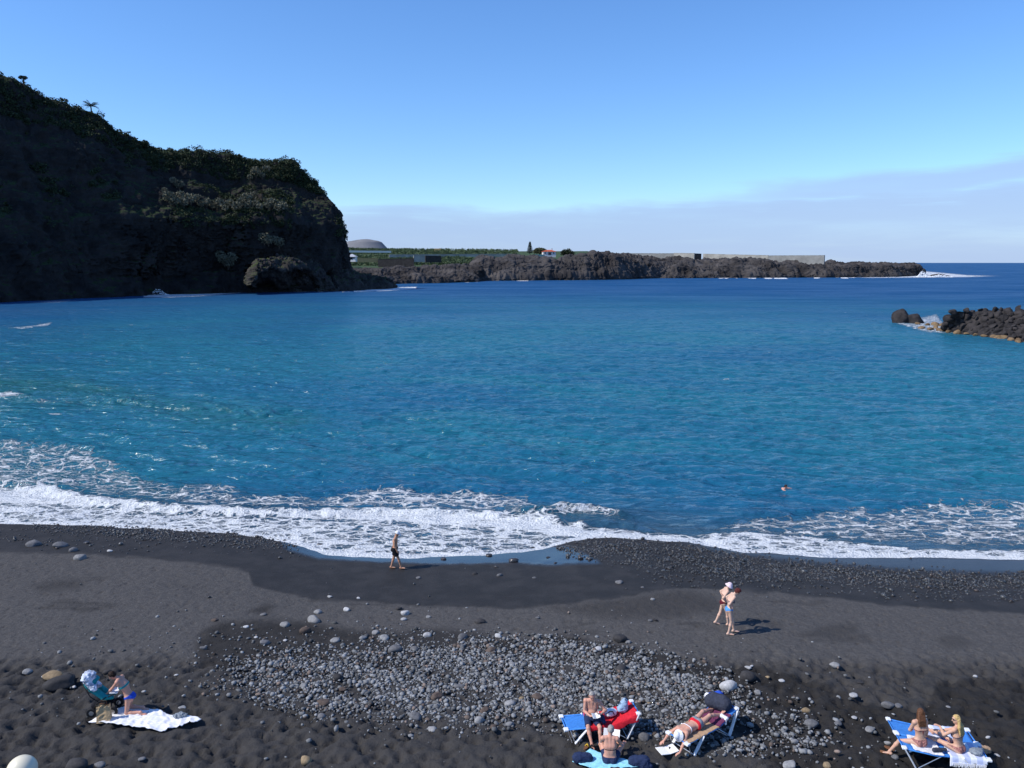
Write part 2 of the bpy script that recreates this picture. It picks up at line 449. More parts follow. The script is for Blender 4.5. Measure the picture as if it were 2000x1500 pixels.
FOAM = [([(-700, 852), (90, 862), (180, 880), (230, 905), (330, 945), (440, 940), (480, 965), (440, 1000), (300, 985), (150, 970), (-700, 955)], .46, 16),
        ([(-700, 935), (80, 950), (200, 976), (340, 992), (500, 998), (640, 1004), (640, 1020), (450, 1014), (300, 1008), (150, 994), (-60, 985)], .74, 12),
        ([(-700, 975), (150, 985), (330, 1003), (480, 1010), (600, 1015), (700, 1040), (640, 1092), (560, 1066), (450, 1050), (330, 1044), (200, 1034), (-700, 1034)], .60, 7),
        ([(330, 962), (450, 972), (560, 970), (640, 965), (720, 953), (780, 948), (830, 962), (900, 958), (960, 960), (1030, 963), (1045, 985), (1055, 1005), (900, 1002), (700, 995), (500, 1004), (380, 992)], .50, 12),
        ([(560, 1000), (750, 994), (900, 1000), (1040, 1006), (1100, 1024), (1250, 1037), (1400, 1047), (1480, 1050), (1480, 1062), (1350, 1064), (1180, 1056), (1080, 1048), (950, 1032), (750, 1022), (560, 1018)], .74, 10),
        ([(620, 1008), (800, 1015), (950, 1025), (1080, 1040), (1125, 1055), (1060, 1078), (960, 1090), (800, 1098), (650, 1092), (600, 1050)], .555, 8),
        ([(1370, 1030), (1480, 1005), (1560, 1012), (1650, 988), (1720, 990), (1800, 978), (2900, 972), (2900, 1075), (1900, 1070), (1700, 1060), (1500, 1045)], .46, 16),
        ([(1330, 1048), (1450, 1034), (1560, 1045), (1700, 1060), (1800, 1072), (2900, 1077), (2900, 1102), (1800, 1098), (1600, 1094), (1480, 1088), (1400, 1076)], .62, 6),
        ([(1030, 1004), (1100, 994), (1200, 1000), (1240, 1022), (1150, 1012), (1060, 1016)], .50, 6),
        ([(1785, 527), (1830, 531), (1890, 536.5), (1965, 539), (1890, 542), (1800, 543), (1700, 543.5), (1650, 541.5)], .62, 2.5),
        ([(1355, 541), (1450, 541), (1540, 542), (1540, 545), (1360, 544)], .85, 1.6), ([(1590, 540), (1680, 541), (1680, 544), (1590, 544)], .9, 1.6), ([(1003, 547), (1033, 547), (1033, 549), (1003, 549)], .8, 1.2),
        ([(895, 550), (935, 549), (935, 552), (900, 552)], .75, 1.2), ([(1110, 546), (1150, 545), (1150, 547), (1110, 547)], .7, 1.2),
        ([(280, 576), (300, 568), (360, 572), (440, 568), (475, 572), (400, 578), (330, 581), (280, 581)], .8, 4), ([(690, 566), (765, 561), (815, 560), (812, 564), (760, 568), (690, 570)], .85, 2),
        ([(560, 569), (690, 567), (690, 571), (560, 571)], .6, 1.5), ([(1785, 622), (1830, 612), (1850, 640), (1900, 650), (1850, 652), (1800, 646)], .52, 5), ([(1735, 628), (1800, 630), (1860, 654), (1800, 648)], .5, 4),
        ([(10, 640), (60, 636), (105, 628), (95, 636), (40, 643)], .6, 4), ([(-20, 775), (20, 768), (60, 774), (30, 781), (-20, 782)], .62, 5), ([(60, 782), (150, 785), (140, 790), (70, 788)], .45, 4),
        ([(20, 592), (110, 586), (180, 585), (110, 592)], .5, 4)]
foam = np.zeros_like(X)
wx, wy = wobp * 60, (fbm(X * 0.35 + 9, Y * 0.6, None, 4, .6) - 0.5) * 26
wsm = np.clip((PY - 700) / 250, 0.0, 1)
patchy = sstep(0.38, 0.62, fbm(PX / 11, PY / 4, None, 3))
for poly, val, fe in FOAM:
    foam = np.maximum(foam, val * (patchy if fe < 2 else 1) * poly_mask(PX + wx * wsm, PY + wy * wsm * (0.5 if fe > 9 else 0.28), poly, fe))
edge = sstep(-1.0, -0.15, S + 0.5 * wobp) * (PY > 900)
caps = fbm(X / 5.0, Y / 2.0, None, 4, 0.55)
foam = np.maximum(foam, 0.48 * sstep(0.83, 0.88, caps) * (RR > 75) * (RR < 600) * (fbm(X / 60, Y / 60, None, 2) > 0.45))
foam = np.maximum(foam, edge * np.where((PX > 500) | (PX < 600), 0.85, 0))
teal = sstep(430, 130, RR) * (0.6 + 0.4 * sstep(44, 60, RR)) * (0.55 + 0.9 * (fbm(X / 42, Y / 30, None, 4, .6) - 0.2)) * sstep(-150, -20, X + 0.2 * Y)
teal = np.clip(teal + 0.5 * sstep(0.52, 0.75, fbm(X / 30 + 3, Y / 12, None, 3)) * sstep(240, 120, RR), 0, 1)
green = np.maximum(poly_mask(PX, PY, [(-60, 720), (150, 735), (350, 780), (480, 800), (620, 815), (560, 838), (400, 832), (250, 800), (60, 792), (-60, 800)], 26) * 0.7, 0.5 * poly_mask(PX, PY, [(980, 1000), (1100, 996), (1230, 1008), (1220, 1024), (1050, 1022)], 8))
green = green * (0.4 + 0.9 * fbm(X / 9, Y / 3, None, 3))
murk = sstep(9, 1, -S) * 0.9
m, N, bs = new_mat('sea_water')
P = N.pos()
fo, te, gr, mk = N.attr('foam'), N.attr('teal'), N.attr('green'), N.attr('murk')
deepc = N.mix(te, (0.0055, 0.066, 0.180), (0.012, 0.128, 0.188))
col = N.mix(gr, deepc, (0.016, 0.115, 0.112)); col = N.mix(mk, col, (0.026, 0.070, 0.112))
pw = N.scale(P, (0.42, 1.0, 1.0))
w1 = N.noise(pw, 0.42, 3, 0.5, 0.6); w2 = N.noise(pw, 1.5, 4, 0.6, 0.4); w3 = N.noise(pw, 6.0, 3, 0.6); w0 = N.noise(pw, 0.09, 3, 0.5)
hgt = N.m('ADD', N.m('ADD', N.m('MULTIPLY', w1, 1.25), N.m('MULTIPLY', w2, 0.40)), N.m('ADD', N.m('MULTIPLY', w3, 0.06), N.m('MULTIPLY', w0, 1.3)))
# lacy foam: warped cell borders and torn patches
wv = N.n('VectorMath', {'operation': 'ADD'}, i0=N.scale(P, (0.75, 1.25, 1.0)), i1=N.scale(N.n('TexNoise', None, Vector=P, Scale=1.1, Detail=4.0).outputs['Color'], (1.1, 1.1, 0))).outputs[0]
vo = N.n('TexVoronoi', {'feature': 'DISTANCE_TO_EDGE'}, Vector=wv, Scale=1.15).outputs['Distance']
vo2 = N.n('TexVoronoi', {'feature': 'DISTANCE_TO_EDGE'}, Vector=wv, Scale=3.1).outputs['Distance']
lace = N.m('MAXIMUM', N.ramp(vo, 0.16, 0.0), N.m('MULTIPLY', N.ramp(vo2, 0.16, 0.0), 0.75))
torn = N.noise(N.scale(P, (0.55, 1.15, 1.0)), 1.6, 8, 0.68, 0.5)
pat = N.m('ADD', N.m('MULTIPLY', lace, 0.30), N.m('MULTIPLY', torn, 1.02))
ff = N.m('ADD', pat, N.m('SUBTRACT', N.m('MULTIPLY', fo, 1.15), 1.14))
ff = N.m('MULTIPLY', N.ramp(ff, -0.02, 0.22), N.ramp(fo, 0.02, 0.2))
wht = N.mix(N.noise(P, 5, 4), (0.62, 0.66, 0.68), (0.86, 0.88, 0.88))
N.put(bs, 'Base Color', N.mix(ff, col, wht))
N.put(bs, 'Roughness', N.m('MULTIPLY_ADD', ff, 0.65, 0.13)); N.put(bs, 'IOR', 1.33)
N.put(bs, 'Specular IOR Level', 0.0)
hgt = N.m('ADD', hgt, N.m('MULTIPLY', N.m('MULTIPLY', ff, N.m('ADD', torn, N.noise(P, 9, 4))), 0.22))
N.put(bs, 'Normal', N.n('Bump', None, Strength=0.95, Distance=1.0, Height=hgt))
nrm_ = [l.from_socket for l in N.t.links if l.to_socket == bs.inputs['Normal']][0]
chop = N.attr('chop')
gl = N.n('BsdfGlossy', None, Color=(1, 1, 1), Roughness=N.m('MULTIPLY_ADD', chop, 0.16, 0.12), Normal=nrm_)
gust = N.ramp(N.noise(N.scale(P, (0.35, 1.0, 1.0)), 0.035, 6, 0.7, 0.5), 0.30, 0.70, 0.06, 0.22)
capf = N.m('MULTIPLY_ADD', N.m('SUBTRACT', 1.0, chop), 0.30, gust)
mx = N.n('MixShader', None, Fac=N.m('MULTIPLY', N.m('SUBTRACT', 1.0, ff), N.m('MINIMUM', N.n('Fresnel', None, IOR=1.33, Normal=nrm_), capf)))
N.t.links.new(bs.outputs[0], mx.inputs[1]); N.t.links.new(gl.outputs[0], mx.inputs[2])
N.t.links.new(mx.outputs[0], [n for n in N.t.nodes if n.type == 'OUTPUT_MATERIAL'][0].inputs['Surface'])
M_SEA = m
Zs = np.where(RR > 2000, 0, Zs)
SEA_V = np.stack([X, Y, Zs], -1).reshape(-1, 3)
sea = npmesh('sea', SEA_V, grid_faces(*X.shape), M_SEA, True, {'foam': foam, 'chop': sstep(45, 300, RR), 'teal': teal, 'green': green, 'murk': murk})
tag(sea, 'blue and turquoise sea breaking in white foam on the beach', kind='structure')

# ------------------------------------------------------------------ rock materials
def rock_mat(name, dark, light, sc=0.15, green=0.0, bump=0.6, gcol=(0.035, 0.05, 0.02), tide=None):
    m, N, bs = new_mat(name)
    P = N.pos()
    a = N.noise(P, sc, 6, 0.65, 0.3); b = N.noise(P, sc * 7, 6, 0.7); c = N.noise(N.scale(P, (1, 1, 0.25)), sc * 3, 5, 0.6)
    col = N.mix(N.ramp(a, 0.3, 0.72), dark, light)
    col = N.mix(N.ramp(b, 0.55, 0.8, 0, 0.6), col, tuple(min(1, k * 1.5) for k in light))
    nz = N.n('SeparateXYZ', None, Vector=N.n('NewGeometry').outputs['Normal']).outputs['Z']
    if green:
        g = N.ramp(N.m('ADD', nz, N.m('MULTIPLY', N.m('SUBTRACT', a, 0.5), 1.6)), 0.75 - green, 1.0 - green * 0.6)
        gc = N.mix(N.ramp(N.noise(P, sc * 10, 4), 0.35, 0.7), gcol, tuple(k * 2.0 for k in gcol))
        col = N.mix(g, col, gc)
    if tide is not None:
        z = N.n('SeparateXYZ', None, Vector=P).outputs['Z']
        col = N.mix(N.ramp(N.m('ADD', z, N.m('MULTIPLY', a, 2.0)), tide + 1.6, tide + 0.6, 0, 0.8), col, (0.11, 0.075, 0.045))
    N.put(bs, 'Base Color', col); N.put(bs, 'Roughness', 0.92); N.put(bs, 'Specular IOR Level', 0.2)
    N.put(bs, 'Normal', N.n('Bump', None, Strength=1.0, Distance=bump, Height=N.m('ADD', N.m('MULTIPLY', c, 1.0), N.m('MULTIPLY', b, 0.5))))
    return m
M_CLIFF = rock_mat('cliff_basalt', (0.012, 0.0115, 0.012), (0.034, 0.030, 0.028), 0.10, 0.14, 0.9, (0.016, 0.026, 0.010))  # near-black cliff rock, greened where it lies flatter
M_LAVA = rock_mat('dark_lava', (0.020, 0.018, 0.018), (0.088, 0.080, 0.076), 0.05, 0.0, 0.8, tide=0.0)
M_TALUS = rock_mat('talus_rock', (0.019, 0.018, 0.017), (0.070, 0.064, 0.059), 0.25, 0.06, 0.6, (0.030, 0.040, 0.016), tide=0.0)
M_BOULDER = rock_mat('boulder_basalt', (0.017, 0.016, 0.017), (0.052, 0.046, 0.045), 0.6, 0.0, 0.12)
M_TAN = rock_mat('tide_stained_rock', (0.10, 0.065, 0.035), (0.26, 0.18, 0.10), 0.9, 0.0, 0.08)

def loft(curves, nu, nv, vfrac):
    """curves: list of level polylines (same count of knots); returns grid of points (nv, nu)"""
    C = np.array(curves, float); L, K = C.shape[:2]
    u = np.linspace(0, K - 1, nu); i = np.clip(u.astype(int), 0, K - 2); f = (u - i); f = (f * f * (3 - 2 * f) * 0.5 + f * 0.5)[None, :, None]
    lev = C[:, i] * (1 - f) + C[:, i + 1] * f
    v = np.interp(np.linspace(0, 1, nv), vfrac, np.arange(L)); j = np.clip(v.astype(int), 0, L - 2); g = (v - j)[:, None, None]
    return lev[j] * (1 - g) + lev[j + 1] * g
def roughen(G, amp, freq, o=6, ridge=True, vs=1.0, fall=None, seed=0, cut=0.5):
    du = np.gradient(G, axis=1); dv = np.gradient(G, axis=0)
    n = np.cross(du, dv); n /= np.linalg.norm(n, axis=-1, keepdims=True) + 1e-9
    n = np.where((n[..., 2:3] < -0.2), -n, n)
    x, y, z = G[..., 0] * freq + seed, G[..., 1] * freq, G[..., 2] * freq * vs
    f = fbm(x, y, z, o, 0.52, ridge) - cut
    f2 = fbm(x * 0.3 + 7, y * 0.3, z * 0.3, 3) - 0.5
    a = amp * (f + f2 * 0.9)
    if fall is not None: a = a * fall
    return G + n * a[..., None]

# ------------------------------------------------------------------ big cliff on the left side of the bay
def V3(px, py, r): return at_r(px, py, r)
def Bz(px, py, dz=-4.0):
    p = at_z(px, py, 0.0); return np.array([p[0], p[1], dz])
base_px = [(-620, 760), (-250, 655), (0, 603), (150, 589), (300, 577), (450, 571.5), (560, 569), (640, 567)]
L0 = [np.array([-265, 60, -4.]), np.array([-238, 170, -4.])] + [np.array([*at_r(a, 513, rr_)[:2], -4.]) for a, rr_ in ((0, 335), (150, 358), (300, 384), (450, 399), (560, 403), (664, 407))]
tipx = at_r(664, 566, 409)
back0 = [np.array([tipx[0] - 2, tipx[1] + 22, -4]), np.array([-190, 520, -4]), np.array([-420, 560, -4])]
def off(p, dx, dy, z): return np.array([p[0] + dx, p[1] + dy, z])
L1 = [off(p, -4, 1, 7 + 3 * (i % 2)) for i, p in enumerate(L0)]
rimp = [np.array([-330, 70, 60.]), np.array([-285, 185, 76.]), V3(0, 150, 402), V3(150, 212, 412), V3(300, 300, 424), V3(450, 312, 436), V3(560, 325, 438), V3(618, 372, 436)]
lr = lambda i, t: L0[i] * (1 - t) + rimp[i] * t
bk = [lr(0, .85), lr(1, .85), V3(0, 250, 386), V3(150, 290, 400), V3(290, 345, 414), V3(450, 372, 426), V3(560, 372, 430), V3(628, 392, 431)]
led_hi = [lr(0, .5), lr(1, .5), V3(0, 370, 366), V3(150, 390, 382), V3(330, 405, 396), V3(450, 412, 406), V3(555, 412, 412), V3(655, 424, 428)]
led_lo = [lr(0, .35), lr(1, .35), V3(0, 430, 354), V3(150, 430, 372), V3(330, 425, 386), V3(450, 432, 397), V3(555, 430, 404), V3(662, 460, 424)]
plat = [off(p, -60, 25, p[2] + 6) for p in rimp]; farp = [off(p, -420, 160, p[2] + (5 if i < 2 else 25)) for i, p in enumerate(rimp)]
def ext(L, zs, ins):
    t = L[-1]
    return L + [np.array([tipx[0] - ins, tipx[1] + 26 + ins * 0.2, zs[0]]), np.array([-205 - ins, 515, zs[1]]), np.array([-430, 545, zs[2]])]
curves = [L0 + back0, ext(L1, (6, 8, 8), 3), ext(led_lo, (30, 34, 40), 8), ext(led_hi, (38, 42, 50), 12), ext(bk, (48, 56, 66), 16), ext(rimp, (53, 62, 74), 24), ext(plat, (56, 64, 76), 40), ext(farp, (56, 66, 80), 70)]
G = loft(curves, 760, 300, [0, 0.09, 0.36, 0.45, 0.66, 0.76, 0.86, 1.0])
vv = np.linspace(0, 1, 300)[:, None]
G = roughen(G, 9.0, 0.045, 7, True, 0.55, np.where(vv > 0.76, 0.35, 1.0) * np.ones((300, 760)), 3, 0.58)
G = roughen(G, 3.4, 0.20, 5, True, 1.3, None, 9, 0.5)
CLIFF_G = G
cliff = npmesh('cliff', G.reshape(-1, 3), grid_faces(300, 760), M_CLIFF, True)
tag(cliff, 'tall dark overgrown sea cliff on the far side of the bay', kind='structure')

# mound of broken rock at the cliff's foot
def mound(name, outline_px, crest, w, seed, mat, label, nu=260, nv=120, amp=3.2):
    pass
fb = [Bz(485, 571), Bz(520, 570.5), Bz(580, 570), Bz(640, 569.5), Bz(700, 567), Bz(745, 564.5), Bz(772, 561.5)]
crest = [V3(492, 548, 372), V3(508, 520, 384), V3(560, 503, 402), V3(625, 517, 416), V3(690, 537, 440), V3(735, 548, 452), V3(768, 558, 462)]
mid = [V3(488, 562, 368), V3(507, 538, 376), V3(565, 528, 390), V3(632, 538, 407), V3(695, 550, 430), V3(738, 556, 446), V3(769, 560, 459)]
bck = [off(p, -6, 26, max(-4, p[2] - 6)) for p in crest]; bck2 = [off(p, -10, 55, -6) for p in crest]
G = loft([fb, [off(p, -1, 1, 1.5) for p in fb], mid, crest, bck, bck2], 300, 150, [0, 0.12, 0.45, 0.7, 0.85, 1])
G = roughen(G, 6.5, 0.10, 6, True, 0.8, None, 21, 0.40)
G = roughen(G, 1.8, 0.5, 4, True, 1, None, 25, 0.5)
talus = npmesh('rock_outcrop', G.reshape(-1, 3), grid_faces(150, 300), M_TALUS, True)
tag(talus, 'mound of broken rock at the foot of the cliff', kind='structure')
TALUS_G = G

# ------------------------------------------------------------------ lava point across the bay
fx = [(655, 556), (740, 556), (800, 553.5), (850, 553), (925, 551), (936, 548.5), (1000, 548), (1100, 547), (1160, 546.5), (1200, 546), (1240, 545), (1300, 543.5), (1400, 543), (1500, 542.5), (1620, 542), (1720, 541.3), (1790, 539), (1803, 536)]
f0 = [Bz(a, b, -5) for a, b in fx]
top_py = [530, 528, 527, 528, 532, 510, 508, 509, 500, 503, 507, 515, 517, 517, 517, 519, 521, 530]
sky_py = [525, 523, 521, 519, 515, 502, 499, 501, 490, 494, 499, 504.5, 505, 505, 508.5, 513, 515, 528]
dist = [math.hypot(*p[:2]) for p in f0]
f1 = [off(p, 0, 2, 2.5) for p in f0]
f2 = [V3(a, t, d + (26 if i < 5 else 22)) for i, ((a, b), t, d) in enumerate(zip(fx, top_py, dist))]
f3 = [V3(a + (2 if a < 1780 else -6), t, d + (60 if i < 5 else 60)) for i, ((a, b), t, d) in enumerate(zip(fx, sky_py, dist))]
f4 = [off(p, 0, 60, p[2] - (0 if i < 5 else 4)) for i, p in enumerate(f3)]
f5 = [off(p, 0, 130, (p[2] - 8 if i < 11 else -6)) for i, p in enumerate(f3)]
G = loft([f0, f1, f2, f3, f4, f5], 1300, 190, [0, 0.12, 0.5, 0.72, 0.88, 1])
endf = np.ones((190, 1300)); endf[:, 1230:] = 0.6
G = roughen(G, 10.0, 0.022, 3, True, 0.6, endf, 77, 0.55)
G = roughen(G, 8.5, 0.075, 7, True, 0.5, endf, 31, 0.56)
G = roughen(G, 2.2, 0.35, 4, True, 0.7, endf, 5, 0.5)
G[..., 2] = np.where(G[..., 2] < -6, -6, G[..., 2])
# keep the skyline where the point really stands out
pxg, pyg = proj(G[..., 0], G[..., 1], G[..., 2])
tops = pyg[:150].min(0); cpx = pxg[np.argmin(pyg[:150], 0), np.arange(1300)]
want = np.interp(cpx, [a for a, b in fx], sky_py)
corr = (want - tops) * np.hypot(G[90, :, 0], G[90, :, 1]) / FPX
corr = np.convolve(np.pad(corr, 40, mode='edge'), np.ones(81) / 81, 'valid')
zt = np.maximum(G[:150, :, 2].max(0), 3)
G[..., 2] = np.where(G[..., 2] > 0, G[..., 2] * np.clip(1 - corr / zt, 0.35, 1.6)[None], G[..., 2])
head = npmesh('headland', G.reshape(-1, 3), grid_faces(190, 1300), M_LAVA, True)
tag(head, 'low black lava point across the water', kind='structure')
for px, py, dx, dz in ((1745, 536, 14, 11.5), (1772, 537, 16, 12.5), (1835, 540.5, 9, 2.6)):
    V, F = rock_shape(4, int(px), (dx, 12, dz), 0.5, 0.5, 1.6)
    o = npmesh('sea_rock', V, F, M_LAVA, True, loc=at_z(px, py, -0.5))
    tag(o, {1745: 'jagged lava stack next to the tip of the black point', 1772: 'jagged lava stack at the very tip of the black point', 1835: 'low rock awash in the white foam off the point'}[px], 'rock')

# plateau with plantations behind the lava, and the hills
gx = np.linspace(-700, 420, 240); gy = np.linspace(640, 1750, 160)
X, Y = np.meshgrid(gx, gy)
Zp = 9 + sstep(690, 1250, Y) * 19 + sstep(-150, -420, X) * 6 + 3.0 * (fbm(X / 90, Y / 90, None, 4) - 0.5)
Zp = np.where(X > 60 + (Y - 700) * 0.1, Zp - sstep(0, 70, X - 60 - (Y - 700) * 0.1) * 34, Zp)
Zp += sstep(800, 950, Y) * 3.5
Zp -= sstep(60, 10, Y - 660) * 32
M_FIELD = rock_mat('scrub_soil', (0.045, 0.040, 0.030), (0.085, 0.075, 0.055), 0.03, 0.45, 0.5, (0.034, 0.055, 0.022))
plain = npmesh('terrain', np.stack([X, Y, Zp], -1).reshape(-1, 3), grid_faces(*X.shape), M_FIELD, True)
tag(plain, 'green farmed plain behind the lava point', kind='structure')
M_HILL_HAZE = rock_mat('haze_tinted_scrub_slope', (0.150, 0.155, 0.165), (0.200, 0.200, 0.205), 0.004, 0.0, 2.0)  # distance haze painted into the scrub colour as a paler, bluish grey
def hill(px_c, px_half, py_top, r, label, skew=0.0, flat=0.35):
    c = at_r(px_c, 513, r); half = px_half / FPX * r
    top = V3(px_c, py_top, r)[2]
    t = np.linspace(0, 2 * np.pi, 97)[:-1]; q = np.linspace(0, 1, 60)
    prof = np.where(q < flat, 1 - 0.10 * (q / flat) ** 2, 0.90 * np.clip((1 - q) / (1 - flat), 0, 1) ** 1.5)
    T, Q = np.meshgrid(t, q)
    xx, yy = c[0] + half * Q * np.cos(T) + skew * half * (1 - Q), c[1] + half * Q * np.sin(T) * 0.8
    zz = top * np.broadcast_to(prof[:, None], T.shape) * (1 + 0.10 * (fbm(xx / half * 2.5, yy / half * 2.5, None, 4) - 0.5)) - 2
    V = np.stack([xx, yy, zz], -1).reshape(-1, 3)
    i = np.arange(59)[:, None] * 96; j = np.arange(96)[None]
    F = np.stack([i + j, i + 96 + j, i + 96 + (j + 1) % 96, i + (j + 1) % 96], -1).reshape(-1, 4)
    return tag(npmesh('hill', V, F, M_HILL_HAZE, True), label, kind='structure')
hill(716, 92, 467, 3600, 'haze-tinted volcanic cone behind the plantations', -0.05)
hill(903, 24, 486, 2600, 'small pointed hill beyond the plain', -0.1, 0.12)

# ------------------------------------------------------------------ foliage
def leaf_mat(name, dark, light, sc=0.5):
    m, N, bs = new_mat(name)
    P = N.pos()
    f = N.noise(P, sc, 4, 0.6); g = N.n('NewGeometry').outputs['Random Per Island']
    col = N.mix(N.ramp(N.m('ADD', N.m('MULTIPLY', f, 0.7), N.m('MULTIPLY', g, 0.3)), 0.25, 0.75), dark, light)
    N.put(bs, 'Base Color', col); N.put(bs, 'Roughness', 0.7); N.put(bs, 'Specular IOR Level', 0.2)
    return m
M_LEAF = leaf_mat('scrub_leaves', (0.014, 0.023, 0.010), (0.042, 0.058, 0.025), 0.08)
M_GREY = leaf_mat('grey_spurge_leaves', (0.075, 0.080, 0.055), (0.190, 0.185, 0.130), 0.3)
M_PALM = leaf_mat('palm_leaves', (0.030, 0.045, 0.016), (0.075, 0.095, 0.040), 0.8)
M_BANANA = leaf_mat('banana_leaves', (0.040, 0.066, 0.030), (0.095, 0.135, 0.062), 0.05)
M_BARK = soft('bark', (0.085, 0.065, 0.05), 0.9, 0.3, 3, 0.02)

def leaf_quads(C, size, r, flat=0.0):
    """one leaf-shaped quad for each centre"""
    n = len(C)
    a = r.normal(size=(n, 3)); a[:, 2] *= (1 - flat); a /= np.linalg.norm(a, axis=1, keepdims=True)
    b = r.normal(size=(n, 3)); b -= a * (a * b).sum(1, keepdims=True); b /= np.linalg.norm(b, axis=1, keepdims=True)
    s = (size * r.uniform(0.6, 1.4, n))[:, None]
    V = np.stack([C - a * s, C + b * s * 0.45, C + a * s, C - b * s * 0.45], 1).reshape(-1, 3)
    return V, np.arange(n * 4).reshape(-1, 4)
def clump_points(r, n, rad, squash=0.8, shell=0.55):
    d = r.normal(size=(n, 3)); d /= np.linalg.norm(d, axis=1, keepdims=True)
    q = rad * (shell + (1 - shell) * r.random(n) ** 0.6)
    P = d * q[:, None] * (0.75 + 0.5 * vn(d[:, 0] * 2.2 + rad * 9, d[:, 1] * 2.2, d[:, 2] * 2.2))[:, None]
    P[:, 2] *= squash
    return P
# growth all over the cliff: one mass nobody could count
r = np.random.default_rng(11)
nv_, nu_ = CLIFF_G.shape[:2]
du = np.gradient(CLIFF_G, axis=1); dv = np.gradient(CLIFF_G, axis=0)
nrm = np.cross(du, dv); nrm /= np.linalg.norm(nrm, axis=-1, keepdims=True)
cl, Csz = [], []
iu = r.integers(60, 560, 30000); iv = r.integers(40, 262, 30000)
p = CLIFF_G[iv, iu]; nz = np.abs(nrm[iv, iu, 2]); patch = fbm(p[:, 0] / 16, p[:, 1] / 16, p[:, 2] / 16, 3)
rim = (iv > 205) & (iv < 250)
keep = ((patch > 0.56) & (nz > 0.35) & (iv > 95) & (r.random(30000) < 0.25)) | (rim & (r.random(30000) < 0.38))
p = p[keep]; rm = rim[keep]
pts, szs = [], []
for c, isrim in zip(p, rm):
    rad = r.uniform(0.7, 2.0) * (1.15 if isrim else 1.0)
    k = 52 if isrim else 30
    pts.append(c + clump_points(r, k, rad, 0.8) + (0, 0, rad * 0.35)); szs.append(np.full(k, 0.42 if isrim else 0.5))
V, F = leaf_quads(np.concatenate(pts), np.concatenate(szs), r)
o = npmesh('vegetation', V, F, M_LEAF, False)
tag(o, 'green scrub growing over the cliff and along its rim', 'vegetation', kind='stuff')

# pale round shrubs on the ledges
def shrub(px, py, rr, rad, label, mat=M_GREY, k=240, seed=0):
    r = np.random.default_rng(seed + int(px * 7 + py))
    c = V3(px, py, rr)
    root = empty('shrub', c)
    tag(root, label, 'shrub', 'pale shrubs on the cliff ledges')
    V, F = leaf_quads(clump_points(r, k, rad, 0.8, 0.7) + (0, 0, rad * 0.5), np.full(k, rad * 0.20), r)
    npmesh('foliage', V, F, mat, False, parent=root)
    mb = MB()
    for a in range(5):
        t = a * 1.26 + r.random(); mb.tube([(0, 0, -rad * 0.9), (0.25 * rad * math.cos(t), 0.25 * rad * math.sin(t), 0), (0.6 * rad * math.cos(t), 0.6 * rad * math.sin(t), rad * 0.7)], [rad * 0.06, rad * 0.04, rad * 0.02], 5)
    mb.build('stem', M_BARK, root)
    return root
def cliff_r(px, py):
    """range of the cliff face at that pixel"""
    PXg, PYg = proj(CLIFF_G[..., 0], CLIFF_G[..., 1], CLIFF_G[..., 2])
    d = (PXg - px) ** 2 + (PYg - py) ** 2
    near = d < 60
    rr_ = np.hypot(CLIFF_G[..., 0], CLIFF_G[..., 1])
    if near.any(): return float(rr_[near].min())
    return float(rr_.ravel()[d.argmin()])
LEDGE = [(330, 386), (340, 394), (352, 384), (358, 396), (372, 390), (384, 386), (392, 398), (404, 394), (415, 402), (428, 398), (440, 406), (450, 398), (462, 404), (472, 396), (480, 388), (487, 402), (494, 383), (500, 396), (508, 404), (516, 390), (524, 402), (532, 398), (543, 407), (552, 404),
         (322, 372), (338, 352), (350, 360), (430, 500), (438, 508), (446, 514), (452, 505), (516, 466), (524, 470), (536, 468), (545, 474), (500, 336), (512, 342), (488, 346), (520, 332)]
for i, (px, py) in enumerate(LEDGE):
    rr_ = cliff_r(px, py) - 1.0
    where = ('at the left end of the middle ledge' if px < 400 else 'in the middle of the long ledge' if px < 470 else 'at the thick right end of the long ledge') if 380 <= py <= 410 else 'below the rim above the ledge' if py < 380 else 'on the low shelf above the water' if px < 460 else 'on the spur above the rock mound'
    shrub(px, py + 3, rr_, r.uniform(1.5, 2.7), 'pale grey-green rounded shrub ' + where, seed=i)

def fronds(mb_pts, n, L, droop, r, leaflets=16, up=0.5):
    Vs, Fs, k = [], [], 0
    for i in range(n):
        a = 2 * math.pi * i / n + r.uniform(-.2, .2); e = r.uniform(-0.25, 1.15) * up * 1.6
        prev = None
        for q in range(leaflets):
            t = (q + 1) / leaflets
            rad = L * t * math.cos(e * (1 - t * 0.3)); z = L * t * math.sin(e) - droop * L * t * t
            c = np.array([rad * math.cos(a), rad * math.sin(a), z])
            sd = np.array([-math.sin(a), math.cos(a), 0]); wd = L * 0.26 * math.sin(math.pi * min(1, t * 0.9 + 0.1)) + 0.02
            fw = np.array([math.cos(a), math.sin(a), -0.2]) * L * 0.07
            for sgn in (-1, 1):
                tip = c + sd * sgn * wd + fw * 2 - np.array([0, 0, wd * 0.35])
                Vs += [c - fw * .5, c + fw * .5, tip]; Fs.append((k, k + 1, k + 2)); k += 3
    return np.array(Vs), np.array(Fs)
def palm(px, py, rr, h, L, label):
    r = np.random.default_rng(int(px))
    root = empty('palm_tree', V3(px, py, rr)); tag(root, label, 'palm')
    V, F = fronds(None, 26, L, 0.55, r)
    V[:, 2] += 0.35 * np.hypot(V[:, 0], V[:, 1]); npmesh('crown', V * (.8, .8, 1) + (0, 0, h), F, M_PALM, False, parent=root)
    MB().tube([(0, 0, -2), (0.05 * h, 0, h * 0.5), (0, 0, h)], [0.35, 0.28, 0.3], 8).build('trunk', M_BARK, root, smooth=True)
palm(178, 218, cliff_r(178, 222) + 2, 2.2, 4.6, 'bushy palm standing up on the cliff rim')
palm(512, 388, cliff_r(512, 390) - 2, 2.4, 3.6, 'lone palm among the pale shrubs on the ledge')

